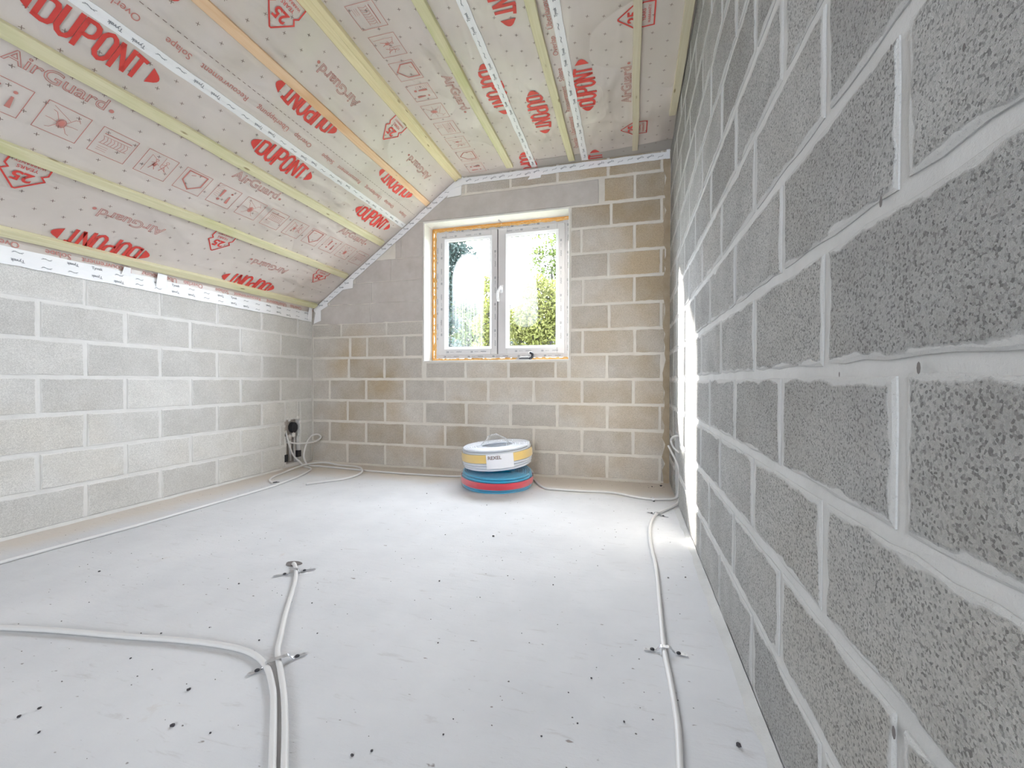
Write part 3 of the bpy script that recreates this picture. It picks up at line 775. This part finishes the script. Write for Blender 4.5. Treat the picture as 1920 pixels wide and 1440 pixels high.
# handle on the middle stile
m = MB(); hz = 1.60; hx = -1.090
m.box(hx - .015, hx + .015, SY - .010, SY, hz - .035, hz + .035)
bev(m.build('handle_plate', M['pvc'], sashR), .004)
m = MB(); m.tube(spline([(hx, SY - .006, hz + .006), (hx, SY - .030, hz + .010), (hx - .004, SY - .046, hz + .004), (hx - .016, SY - .050, hz - .03), (hx - .020, SY - .050, hz - .075), (hx - .016, SY - .048, hz - .115)], 6), .0095, 10)
m.build('handle', M['pvc'], sashR, smooth=True)
# printed marks on the protective film
FT = text_mesh('aluplast', .017, M['print_grey'], bold=.0003)
def film_marks(parent, segs):
    pb = MB()
    def stamp(cx, cz, ang, y):
        ca, sa = math.cos(ang), math.sin(ang)
        def T(x, z): return (cx + x * ca - z * sa, y, cz + x * sa + z * ca)
        b = len(pb.v); pb.v += [T(v.co.x, v.co.y) for v in FT.vertices]; pb.f += [tuple(b + q for q in p.vertices) for p in FT.polygons]
        for (u0, u1, w0, w1) in ((.055, .062, -.002, .002), (.066, .085, -.0015, .0015), (.102, .108, -.007, .008), (.110, .116, -.007, .001), (.110, .116, .003, .008), (.1175, .121, -.007, .008)):
            pb.add([T(u0, w0), T(u1, w0), T(u1, w1), T(u0, w1)], [(0, 1, 2, 3)])
    for (ax, az, bx, bz, y, off) in segs:
        L = math.hypot(bx - ax, bz - az); ang = math.atan2(bz - az, bx - ax); t = .05 + off
        while t < L - .10: stamp(ax + (bx - ax) * t / L, az + (bz - az) * t / L, ang, y); t += .235
    me = pb.mesh('film_print'); me.materials.append(M['print_grey']); link('film_print', me, None, parent, kind='stuff')
zt, zb = fz1 - .065, fz0 + .062
film_marks(sashL, [(-1.69, zt, -1.15, zt, SY - .0015, 0), (-1.15, zb - .004, -1.69, zb - .004, SY - .0015, .06), (-1.668, zt, -1.668, zb, SY - .0015, .03), (-1.150, zb, -1.150, zt, SY - .0015, .02)])
film_marks(sashR, [(-1.10, zt + .004, -.56, zt + .004, SY - .0015, .03), (-.56, zb - .004, -1.10, zb - .004, SY - .0015, 0), (-.562, zb, -.562, zt, SY - .0015, .07)])
fr = [c for c in win.children if c.name.startswith('window_frame')][0]
film_marks(fr, [(-1.71, fz1 - .016, -.55, fz1 - .016, FY - .0015, .08), (-.52, fz0 + .016, -1.72, fz0 + .016, FY - .0015, .02), (fx0 + .016, fz1 - .03, fx0 + .016, fz0 + .03, FY - .0015, .1), (fx1 - .016, fz0 + .03, fx1 - .016, fz1 - .03, FY - .0015, .0)])
# expanding foam round the frame
def foam(pts, r, lump, seed, mat, nm):
    rr = random.Random(seed); q = []
    for (a, b) in zip(pts, pts[1:]):
        a, b = Vector(a), Vector(b); n = max(2, int((b - a).length / .015)); q += [a.lerp(b, i / n) for i in range(n)]
    q.append(Vector(pts[-1])); m = MB()
    m.tube([p + Vector((rr.uniform(-1, 1), rr.uniform(-1, 1), rr.uniform(-1, 1))) * lump * .35 for p in q], [r + rr.uniform(-.5, 1) * lump for _ in q], 8)
    m.build(nm, mat, win, smooth=True)
fi = .022
foam([(x0 + .020, FY - .004, z0 + .03), (x0 + .020, FY - .004, z1 - .022)], .007, .001, 1, M['foam_deep'], 'foam_bead')
foam([(x0 + .040, FY + .008, z0 + .03), (x0 + .040, FY + .008, z1 - .03)], .012, .008, 2, M['foam'], 'foam_bead')
foam([(x0 + .020, FY - .004, z1 - .018), (x1 - .012, FY - .004, z1 - .018)], .006, .001, 3, M['foam_deep'], 'foam_bead')
foam([(x0 + .03, FY + .004, z1 - .032), (x1 - .014, FY + .004, z1 - .032)], .011, .006, 4, M['foam'], 'foam_bead')
foam([(x0 + .02, FY + .0, z0 + .020), (x1 - .012, FY + .0, z0 + .020)], .014, .006, 5, M['foam'], 'foam_bead')
foam([(x1 - .014, FY + .004, z0 + .03), (x1 - .014, FY + .004, z1 - .03)], .005, .003, 6, M['foam'], 'foam_bead')
# screw poking from the soffit
m = MB(); m.box(-1.105, -1.090, YB + .08, YB + .165, z1 - .020, z1 - .015); m.build('fixing_strap', M['zinc'], win)
# fitting lying on the sill
fit = empty('metal_fitting', (-.845, YB + .045, z0 + .012)); tag(fit, 'small chrome fitting with a black curved end lying on the window sill', 'fitting')
m = MB(); m.box(-.055, .030, -.012, .012, .000, .022); bev(m.build('bar', M['chrome'], fit), .003)
m = MB(); m.add([(-.088, -.012, .001), (-.055, -.012, .000), (-.055, .012, .000), (-.088, .012, .001), (-.075, -.010, .012), (-.055, -.010, .024), (-.055, .010, .024), (-.075, .010, .012)], [(0, 3, 2, 1), (4, 5, 6, 7), (0, 1, 5, 4), (1, 2, 6, 5), (2, 3, 7, 6), (3, 0, 4, 7)])
m.build('wedge_end', M['chrome'], fit)
m = MB(); m.tube(spline([(-.052, 0, .022), (-.052, 0, .008), (-.048, 0, .004)], 3), .008, 8); m.build('collar', M['black'], fit, smooth=True)
m = MB(); m.tube(spline([(.026, 0, .011), (.042, 0, .012), (.056, 0, .022), (.060, 0, .040), (.048, 0, .056), (.034, 0, .056)], 5), [.011] * 10 + [.013] * 10 + [.010] * 6, 10); m.build('curved_grip', M['black'], fit, smooth=True)

# ---------------------------------------------------------------- wall chases and sockets
m = MB()
m.tube([(XL - .035, 3.235, .05), (XL - .035, 3.235, .30)], .012, 8); m.tube([(XL - .03, 3.29, .04), (XL - .03, 3.28, .30)], .010, 8)
m.build('chase_conduit', M['conduit'], wall_left, smooth=True)
m = MB(); m.tube([(XL - .05, 3.268, .352), (XL - .012, 3.268, .352)], .036, 10); o_ = m.build('socket_box', M['black'], wall_left); [setattr(v.co, 'z', .352 + (v.co.z - .352) * 1.35) for v in o_.data.vertices]
m = MB(); m.box(XL - .05, XL + .004, 3.135, 3.170, .055, .120); m.box(XL - .05, XL + .002, 3.290, 3.335, .075, .135); m.build('hole_shade_box', M['black'], wall_left)  # solid black boxes stand for the shade inside two holes
m = MB()      # ragged mortar lumps framing the hole
rr = random.Random(5)
for (a, z, r) in [(3.135, .38, .022), (3.15, .43, .02), (3.20, .425, .016), (3.25, .445, .02), (3.30, .44, .022), (3.33, .40, .02), (3.33, .34, .014), (3.135, .32, .018), (3.15, .27, .016), (3.315, .28, .014), (3.16, .20, .010), (3.315, .2, .01), (3.20, .27, .03), (3.25, .285, .026)]:
    bm = bmesh.new(); bmesh.ops.create_icosphere(bm, subdivisions=1, radius=r)
    m.add([(XL - .008 + v.co.x * .5, a + v.co.y * rr.uniform(.8, 1.2), z + v.co.z * rr.uniform(.8, 1.2)) for v in bm.verts], [tuple(v.index for v in f.verts) for f in bm.faces]); bm.free()
m.build('mortar_lumps', M['mortar_left'], wall_left, smooth=True, kind='stuff')
m = MB(); m.tube([(XR + .03, 2.93, -.0), (XR + .03, 2.93, .19)], .016, 10); m.build('chase_conduit', M['conduit'], wall_right, smooth=True)

# ---------------------------------------------------------------- cables
CR = .0078
def cable(name, pts, label, mat=M['conduit'], r=CR, sub=8, ends=()):
    P = spline(pts, sub); o = bpy.data.objects.new(name, None)
    m = MB(); m.tube(P, r, 10); ob = m.build(name, mat, smooth=True); tag(ob, label, 'cable', None); bpy.data.objects.remove(o)
    for (a, b) in ends:
        e = MB(); e.tube([a, b], .0022, 6); e.build('wire_end', M['black'], ob)
    return ob
g = CR
def F(*p): return [(x, y, g) for x, y in p]
cable('cable', F((-2.57, -.3), (-2.572, .6), (-2.57, 1.079), (-2.555, 1.374), (-2.53, 1.65), (-2.524, 1.943), (-2.517, 2.454), (-2.534, 2.665), (-2.58, 2.88), (-2.638, 3.055), (-2.690, 3.150), (-2.76, 3.20), (-2.84, 3.235)) +
      [(-2.905, 3.270, .03), (-2.935, 3.225, .09), (-2.94, 3.185, .165), (-2.945, 3.16, .25), (-2.975, 3.17, .31), (-2.995, 3.185, .33)],
      'long pale cable running beside the left wall up into the chased hole')
cable('cable', [(-3.0, 3.17, .225), (-2.95, 3.19, .222), (-2.90, 3.25, .208), (-2.87, 3.330, .206), (-2.85, 3.405, .215), (-2.84, 3.455, .245), (-2.85, 3.42, .275), (-2.87, 3.36, .262), (-2.88, 3.315, .200), (-2.885, 3.285, .10), (-2.86, 3.280, .035), (-2.80, 3.262, .0125)] +
      [(x, y, .0085) for x, y in ((-2.70, 3.275), (-2.50, 3.255), (-2.327, 3.236), (-2.066, 3.215), (-1.8, 3.206), (-1.36, 3.225), (-1.22, 3.31), (-1.06, 3.385), (-.90, 3.39), (-.74, 3.31), (-.640, 3.13), (-.58, 3.045), (-.509, 3.031), (-.335, 3.033), (-.112, 3.05), (.03, 2.985), (.13, 2.952), (.215, 2.97), (.285, 3.0))] + [(.315, 3.01, .03), (.325, 3.01, .10), (.325, 3.01, .2)],
      'pale cable looping out of the left hole then along the foot of the window wall')
cable('cable', [(x, y, z) for x, y, z in ((-2.334, 2.678, g), (-2.262, 2.769, g), (-2.158, 2.92, g), (-2.145, 3.08, .016), (-2.216, 3.20, .027), (-2.343, 3.300, .020), (-2.545, 3.350, .012), (-2.70, 3.335, .030), (-2.795, 3.23, .030), (-2.805, 3.06, .02), (-2.80, 2.95, g), (-2.763, 2.813, g), (-2.689, 2.701, g), (-2.60, 2.645, g))],
      'loose looped length of pale cable with bare dark wire ends in the far left corner', ends=(((-2.60, 2.645, g), (-2.562, 2.662, g + .004)), ((-2.604, 2.642, g + .003), (-2.57, 2.65, g + .008))))
cable('cable', F((-2.4, .80), (-1.96, 0.845), (-1.893, 0.861), (-1.715, 0.896), (-1.468, 0.932), (-1.295, 0.961), (-1.143, 0.976), (-1.04, 0.972), (-0.950, 0.939), (-0.867, 0.878), (-0.806, 0.820), (-0.682, 0.690), (-0.588, 0.589), (-.408, .412), (-.115, .085)),
      'pale cable sweeping in from the left and turning toward the viewer')
cable('cable', F((-.088, .113), (-.385, .431), (-0.567, 0.603), (-0.662, 0.701), (-0.724, 0.768), (-0.807, 0.853), (-0.890, 0.929), (-0.963, 0.994), (-1.019, 1.065), (-1.105, 1.177), (-1.204, 1.317), (-1.281, 1.415)) + [(-1.335, 1.47, .012), (-1.368, 1.498, .006), (-1.385, 1.515, -.02)],
      'pale cable from the middle foreground that ends in a hole in the floor')
cable('cable', F((.07, .2), (.09, .6), (0.094, 0.781), (0.102, 0.909), (0.109, 1.021), (0.107, 1.169), (0.102, 1.304), (0.106, 1.527), (0.112, 1.855), (0.104, 2.133), (0.11, 2.366), (0.136, 2.54), (0.173, 2.65), (0.224, 2.735), (0.276, 2.83)) + [(.305, 2.88, .02), (.322, 2.895, .07), (.325, 2.90, .16)],
      'pale cable along the foot of the right wall rising into its chase')
cable('cable', [(.325, 2.99, .19), (.31, 3.01, .25), (.285, 3.08, .30), (.268, 3.14, .338)], 'short stub of pale cable sticking out of the right wall chase', r=.0075)
cable('cable', [(.345, 2.97, .43), (.30, 3.02, .42), (.278, 3.06, .39), (.29, 3.04, .345), (.32, 2.99, .32), (.35, 2.95, .31)], 'small white cable loop in the hole at the top of the right wall chase', r=.0075)
# flat dark patch painting the shade in the hole where the middle cable ends
m = MB()
hv = [(-1.378 + .036 * math.cos(q) * (1 + .15 * math.sin(3 * q)), 1.508 + .026 * math.sin(q), .0012) for q in [i * math.pi / 8 for i in range(16)]]
m.add(hv, [tuple(range(16))]); m.build('floor_hole_shade', M['grit'], floor)

# straps that pin the cables down
def strap(loc, ang, arches, label, length=.125):
    root = empty('cable_strap', (loc[0], loc[1], 0), (0, 0, ang)); tag(root, label, 'strap', 'perforated straps over the floor cables')
    def h(s):
        z = .0035
        for a in arches: z = max(z, (2 * CR + .0022) * max(0, 1 - ((s - a) / .022) ** 4) + .0035 * min(1, abs(s - a) / .022) if abs(s - a) < .022 else .0035)
        return z
    mb = MB(); n = int(length / .0125); W = .0065
    for i in range(n):
        s0 = -length / 2 + i * length / n; s1 = s0 + length / n; sm = (s0 + s1) / 2
        hole = all(abs(sm - a) > .024 for a in arches)
        if not hole:
            k = 4
            for j in range(k):
                a, b = s0 + (s1 - s0) * j / k, s0 + (s1 - s0) * (j + 1) / k
                mb.add([(a, -W, h(a)), (b, -W, h(b)), (b, W, h(b)), (a, W, h(a))], [(0, 1, 2, 3)])
        else:
            o_ = [(s0, -W), (sm, -W), (s1, -W), (s1, 0), (s1, W), (sm, W), (s0, W), (s0, 0)]
            i_ = [(sm + .0034 * math.cos(q), .0034 * math.sin(q)) for q in [math.radians(d) for d in (225, 270, 315, 0, 45, 90, 135, 180)]]
            vs = [(p[0], p[1], h(p[0])) for p in o_] + [(p[0], p[1], h(sm)) for p in i_]
            mb.add(vs, [(q, (q + 1) % 8, 8 + (q + 1) % 8, 8 + q) for q in range(8)])
    o = mb.build('perforated_band', M['zinc'], root); md = o.modifiers.new('thick', 'SOLIDIFY'); md.thickness = .0012; md.offset = 0
    for s in (arches[0] - .036, arches[-1] + .036):
        m = MB(); m.tube([(s, 0, .003), (s, 0, .0065), (s, 0, .0085)], [.0062, .0062, .0030], 8); m.build('nail', M['black'], root, smooth=True)
strap((-.9285, .960), math.atan2(.094, .071), [-.014, .012], 'perforated zinc strap over the paired cables in the middle of the floor', .145)
strap((-1.306, 1.436), math.atan2(.103, .115), [0], 'perforated zinc strap beside the hole in the floor', .155)
strap((.105, 1.300), 0.02, [0], 'perforated zinc strap over the cable by the right wall', .120)
strap((.165, 2.632), -.55, [0], 'perforated strap at the cable bend near the right corner', .13)
strap((.155, 2.954), 1.75, [0], 'small strap on the cable at the foot of the window wall', .06)

# ---------------------------------------------------------------- the two coils
def coil(name, loc, rot, r_in, r_out, hgt, dia, mat, label, band_mat, band, lab=False, seed=1):
    root = empty(name, loc, rot); tag(root, label, 'coil')
    rr = random.Random(seed); nl = max(2, round(hgt / dia)); nr = max(2, round((r_out - r_in) / dia)); pts = []
    seg = 40
    for l in range(nl):
        order = range(nr) if l % 2 == 0 else range(nr - 1, -1, -1)
        z = dia / 2 + l * (hgt - dia) / (nl - 1); bulge = -.010 * abs(2 * l / (nl - 1) - 1) ** 2
        for q in order:
            rad = r_in + dia / 2 + q * (r_out - r_in - dia) / (nr - 1) + bulge * (q / (nr - 1)) + rr.uniform(-.0015, .0015)
            for s in range(seg):
                t = 2 * math.pi * s / seg
                pts.append((rad * math.cos(t), rad * math.sin(t), z + rr.uniform(-.0004, .0004) + .002 * math.sin(t * 2 + q)))
    m = MB(); m.tube(pts, dia / 2, 6); m.build('hose', mat, root, smooth=True)
    b0, b1 = band; m = MB(); n = 64; vs = []; fs = []; K = 6
    for i in range(n):
        t = 2 * math.pi * i / n
        for j in range(K + 1):
            zz = b0 + (b1 - b0) * j / K; e = .0035 + .0012 * math.cos((zz / dia) * 2 * math.pi) + .0006 * math.sin(9 * t)
            rad = r_out + e - .010 * abs(2 * zz / hgt - 1) ** 2; vs.append((rad * math.cos(t), rad * math.sin(t), zz))
    for i in range(n):
        for j in range(K): a = i * (K + 1) + j; b = ((i + 1) % n) * (K + 1) + j; fs.append((a, b, b + 1, a + 1))
    m.add(vs, fs); m.build('wrap_band', band_mat, root, smooth=True)
    # clear film over the top edge and shoulder
    m = MB(); vs = []; fs = []; prof = [(r_out + .000, hgt * .10), (r_out + .0065, hgt * .45), (r_out + .001, hgt * .9), (r_out - .02, hgt + .004), ((r_in + r_out) / 2, hgt + .008), (r_in + .01, hgt + .004), (r_in - .004, hgt * .7)]
    for i in range(n):
        t = 2 * math.pi * i / n
        for (pr, pz) in prof: w = 1 + .003 * math.sin(7 * t + pz * 60); vs.append((pr * w * math.cos(t), pr * w * math.sin(t), pz + .0015 * math.sin(11 * t)))
    K = len(prof)
    for i in range(n):
        for j in range(K - 1): a = i * K + j; b = ((i + 1) % n) * K + j; fs.append((a, b, b + 1, a + 1))
    m.add(vs, fs); m.build('clear_wrap', M['clear'], root, smooth=True)
    return root
blue = coil('conduit_coil', (-.955, 3.075, .004), (math.radians(2.6), math.radians(1.2), 0), .13, .268, .118, .0197, M['hose_blue'], 'blue conduit coil with a red wrap band, resting on the floor beneath the other coil', M['wrap_red'], (.036, .082), seed=2)
grey = coil('conduit_coil', (-.948, 3.07, .160), (math.radians(2.0), math.radians(-4.2), 0), .115, .262, .150, .0187, M['hose_grey'], 'white conduit coil with a yellow wrap band stacked on the blue one', M['wrap_yellow'], (.060, .118), seed=3)
# label on the upper coil, bent round it
m = MB(); n = 8; vs = []; a0, a1 = -1.55, -.83; rad = .273
for i in range(n + 1):
    t = a0 + (a1 - a0) * i / n
    for z in (.022, .070, .122): vs.append(((rad + .002 * math.sin(i * 2.1)) * math.cos(t), (rad + .002 * math.sin(i * 2.1)) * math.sin(t), z))
m.add(vs, [(i * 3 + j, (i + 1) * 3 + j, (i + 1) * 3 + j + 1, i * 3 + j + 1) for i in range(n) for j in range(2)])
pl = m.build('paper_label', M['paper'], grey, smooth=True)
tm = text_mesh('REXEL', .034, M['print_dark'], bold=.0006)
for v in tm.vertices:
    t = a0 + .22 + v.co.x / rad; z = .098 + v.co.y; v.co = ((rad + .0035) * math.cos(t), (rad + .0035) * math.sin(t), z)
link('label_print', tm, None, pl)
# the film pulled up into a loop over the hole
m = MB(); vs = []; fs = []; N1, N2 = 14, 8
for i in range(N1 + 1):
    u = i / N1; x = -.115 + .225 * u; hgt_ = .088 * math.sin(math.pi * min(1, max(0, u))) ** .8
    for j in range(N2 + 1):
        v = j / N2 - .5; vs.append((x + .008 * math.sin(j * 1.7 + i), .10 * v * (1 - .3 * math.sin(math.pi * u)) + .01 * math.sin(i * 1.3), .140 + hgt_ * (1 - (2 * v) ** 2 * .75) + .004 * math.sin(i * 2 + j * 3)))
for i in range(N1):
    for j in range(N2): a = i * (N2 + 1) + j; fs.append((a, a + N2 + 1, a + N2 + 2, a + 1))
m.add(vs, fs); m.build('film_loop', M['clear'], grey, smooth=True)

# ---------------------------------------------------------------- crumbs on the floor
crumb_at = [(-1.443, 1.302, .008), (-1.361, .649, .010), (-1.349, .679, .009), (-1.258, .632, .007), (-.992, .725, .012), (-1.068, .82, .011), (-1.347, .87, .006), (-1.39, .982, .006), (-1.069, 1.034, .007), (-1.276, 1.046, .005),
            (-.655, 2.045, .013), (-.71, 1.529, .009), (-.466, 1.645, .006), (-.277, 1.618, .007), (.155, 1.799, .008), (.221, 1.822, .008), (-.092, 1.135, .006), (-.897, 2.0, .007), (-.392, .866, .005), (-.182, .919, .005),
            (-.11, .976, .005), (-.007, 1.009, .006), (-.52, .787, .007), (-.553, .766, .008), (.230, 1.008, .014), (-.546, 1.166, .006), (-1.071, 1.258, .006), (-.926, 1.111, .005), (-.821, .834, .005), (-.891, .732, .006), (-.143, 1.067, .004), (-.317, 1.28, .004), (-2.083, 1.233, .010), (-.388, .912, .004), (.17, 3.33, .012), (.235, 3.37, .02), (.145, 3.30, .008), (-.86, 2.55, .008), (-.70, 2.42, .007), (-1.35, 2.70, .010)]
crumb_me = []
for k in range(4):
    bm = bmesh.new(); bmesh.ops.create_icosphere(bm, subdivisions=1, radius=1.0); rr = random.Random(k + 20)
    for v in bm.verts: v.co = Vector((v.co.x * rr.uniform(.7, 1.15), v.co.y * rr.uniform(.55, .9), v.co.z * rr.uniform(.35, .6)))
    me = bpy.data.meshes.new('mortar_crumb'); bm.to_mesh(me); bm.free(); me.materials.append(M['crumb']); crumb_me.append(me)
for i, (x, y, s) in enumerate(crumb_at):
    o = bpy.data.objects.new('mortar_crumb', crumb_me[i % 4]); COL.objects.link(o); s *= .58
    o.location = (x, y, s * .38); o.scale = (s, s, s); o.rotation_euler = (0, 0, R.uniform(0, 6.28))
    own = {10: 'largest dark crumb alone on the open floor, straight in front of the coils', 11: 'dark crumb on the open floor, level with the floor hole',
           24 + 0: None, 35: 'black lump in the corner between window wall and right wall', 34: 'dark crumb beside the strap at the foot of the window wall', 14: 'dark crumb just right of the cable along the right wall, nearer the cable',
           15: 'dark crumb between that right-hand cable and the right wall, nearer the wall', 32: 'dark crumb near the left wall cable, far from all others', 24 + 4: None}.get(i)
    if own: tag(o, own, 'crumb')
    else: tag(o, 'small dark crumb of debris lying on the pale concrete floor', 'crumb', 'dark crumbs scattered on the floor')
m = MB()
for _ in range(420):
    x = R.uniform(XL + .1, XR - .02); y = R.uniform(.5, 3.42); s = R.uniform(.0012, .0034)
    if R.random() < .3: y = R.uniform(3.30, 3.46)
    m.add([(x - s, y, 0), (x, y - s * .7, 0), (x + s, y, 0), (x, y + s * .7, 0), (x + R.uniform(-s, s) * .4, y, s * .8)], [(0, 1, 4), (1, 2, 4), (2, 3, 4), (3, 0, 4)])
m.build('floor_grit', M['grit'], floor, kind='stuff')
# sagging mortar fillet where floor meets the right and back walls
def fillet(pts, w, h, mat, parent, seed, dirx, diry):
    rr = random.Random(seed); m = MB(); vs = []; n = len(pts)
    for (x, y) in pts:
        ww = w * rr.uniform(.75, 1.25); hh = h * rr.uniform(.8, 1.2)
        vs += [(x, y, hh), (x + dirx * ww * .4, y + diry * ww * .4, hh * .4), (x + dirx * ww, y + diry * ww, -.001)]
    m.add(vs, [(i * 3 + j, i * 3 + 3 + j, i * 3 + 4 + j, i * 3 + 1 + j) for i in range(n - 1) for j in range(2)])
    me = m.mesh('mortar_fillet', True); bm = bmesh.new(); bm.from_mesh(me)
    for f in bm.faces:
        if f.normal.z < 0: f.normal_flip()
    bm.to_mesh(me); bm.free(); link('mortar_fillet', me, mat, parent)
fillet([(XR - .001, -.5 + i * .08) for i in range(42)], .030, .010, M['mortar_right'], floor, 3, -1, 0)
fillet([(XL + .001, .3 + i * .08) for i in range(36)], .035, .010, M['mortar_left'], floor, 4, 1, 0)
fillet([(XL + i * .08, YB - .001) for i in range(41)], .035, .012, M['mortar_back'], floor, 5, 0, -1)
# flat dark spots painting the shade of pits in the right wall's joints
m = MB()
for (y, z, s) in ((.632, 1.005, .007), (.558, .797, .007), (.737, .793, .004), (1.208, .495, .004), (.613, 1.181, .004), (.497, 1.094, .004), (.597, .372, .008)):
    m.add([(XR - .0021, y + s * .5 * math.cos(q), z + s * math.sin(q)) for q in [i * math.pi / 4 for i in range(8)]], [tuple(range(8))])
m.build('pit', M['grit'], wall_right, kind='stuff')

# ---------------------------------------------------------------- trees outside
def tree(name, base, blobs, n, size, mat, label, seed, spread=1.0):
    root = empty(name, base); tag(root, label, 'tree', 'trees outside the window'); rr = random.Random(seed)
    bx, by, bz = base; m = MB(); top = max(b[2] for b in blobs)
    cxm = sum(b[0] for b in blobs) / len(blobs)
    P = spline([(0, 0, 0), (.1, .0, (top - bz) * .3), ((cxm - bx) * .5, .05, (top - bz) * .6), (cxm - bx, 0, (top - bz) * .92)], 6)
    m.tube(P, [.14 * (1 - .85 * i / (len(P) - 1)) for i in range(len(P))], 8)
    for (x, y, z, r) in blobs:
        s = P[min(len(P) - 2, max(3, int(len(P) * (z - bz) / (top - bz) * .75)))]
        e = Vector((x - bx, y - by, z - bz))
        m.tube(spline([s, s.lerp(e, .5) + Vector((rr.uniform(-.1, .1), 0, .08)), e], 4), [.035, .03, .026, .022, .02, .016, .012, .010, .006], 6)
        for _ in range(5):
            d = Vector((rr.gauss(0, 1), rr.gauss(0, 1), rr.gauss(0, 1))).normalized() * r * .9
            m.tube([e, e + d * .6 + Vector((0, 0, .03)), e + d], [.010, .007, .003], 5)
    m.build('trunk', M['bark'], root, smooth=True)
    vol = [b[3] ** 2 for b in blobs]; tot = sum(vol); f = MB()
    for b, w in zip(blobs, vol):
        for _ in range(int(n * w / tot)):
            while True:
                d = Vector((rr.uniform(-1, 1), rr.uniform(-1, 1), rr.uniform(-1, 1)))
                if d.length < 1: break
            p = Vector((b[0] - bx, b[1] - by, b[2] - bz)) + d * b[3] * 1.18
            a = Vector((rr.gauss(0, 1), rr.gauss(0, 1), rr.gauss(0, 1))).normalized(); c = a.orthogonal().normalized(); c.rotate(Matrix.Rotation(rr.uniform(0, 6.28), 3, a))
            s = size * rr.uniform(.6, 1.3); e = a.cross(c)
            f.add([p - c * s, p - e * s * .42 + a * s * .12, p + c * s, p + e * s * .42 + a * s * .12], [(0, 1, 2), (0, 2, 3)])
    f.build('foliage', mat, root, kind='stuff')
L1 = [(-4.7, 11.0, 4.4, 0.40), (-4.42, 11.0, 4.06, 0.40), (-4.95, 11.0, 4.6, .42), (-4.83, 11.0, 3.67, 0.34), (-4.89, 11.0, 3.01, 0.28), (-4.80, 11.0, 2.41, 0.28), (-5.1, 11.2, 1.4, .6), (-5.3, 11, 3.4, .5)]
tree('leafy_tree', (-5.0, 11.0, -2.8), L1, 9000, .06, M['leaf_dark'], 'tall dark tree at the left edge of the left pane', 11)
L2 = [(-2.72, 8.0, 2.68, 0.17), (-2.68, 8.0, 2.25, 0.19), (-2.78, 8.0, 1.87, 0.20), (-2.65, 8.0, 1.65, 0.18), (-2.6, 8.0, .9, .4), (-2.75, 8.1, 1.3, .3)]
tree('leafy_tree', (-2.6, 8.0, -2.8), L2, 4200, .045, M['leaf_yellow'], 'slim yellow-green tree at the right side of the left pane', 12)
LF = [(-6.72, 17.0, 3.16, 0.95), (-6.10, 17.0, 4.05, 0.70), (-7.02, 17.0, 4.6, 0.75), (-6.2, 17, 2.3, .9), (-7.4, 17, 2.6, .9), (-7.5, 17, 4.0, .7), (-5.6, 17, 2.9, .6)]
tree('leafy_tree', (-6.6, 17.0, -2.8), LF, 7000, .10, M['leaf_green'], 'far green tree behind the fogged patch of the left pane', 13)
R1 = [(-1.66, 7.5, 1.89, 0.36), (-1.37, 7.5, 2.25, 0.30), (-1.58, 7.5, 2.41, 0.25), (-1.93, 7.5, 1.84, 0.25), (-1.31, 7.5, 1.67, 0.25), (-2.05, 7.5, 1.59, 0.19), (-1.64, 7.5, 1.5, 0.21), (-1.5, 7.5, .9, .5), (-1.05, 7.5, 2.0, .35)]
tree('leafy_tree', (-1.5, 7.5, -2.8), R1, 9000, .042, M['leaf_yellow'], 'bushy yellow-green tree filling the lower right pane', 14)
R2 = [(-1.73, 9.0, 3.24, 0.34), (-1.60, 9.0, 3.76, 0.36), (-1.92, 9.0, 3.5, 0.16), (-1.3, 9.0, 3.5, .4), (-1.45, 9.0, 2.9, .34)]
tree('leafy_tree', (-1.35, 9.0, -2.8), R2, 1800, .045, M['leaf_green'], 'thin sparse tree against the white sky in the right pane', 15)
RF = [(-5.6, 22.0, 3.3, .9), (-4.6, 22.0, 3.35, 1.2), (-3.7, 22.0, 4.0, 0.95), (-4.9, 22, 2.2, 1.1), (-3.7, 22, 2.4, 1.1)]
tree('leafy_tree', (-4.6, 22.0, -2.8), RF, 7000, .11, M['leaf_dark'], 'far dark tree low behind the right pane', 16)
tree('sapling', (-2.80, 10.0, -2.8), [(-2.80, 10.0, 3.4, .06), (-2.81, 10.0, 2.55, .12), (-2.80, 10.0, 1.95, .15)], 110, .035, M['leaf_green'], 'bare thin sapling rising in the left part of the right pane', 17)
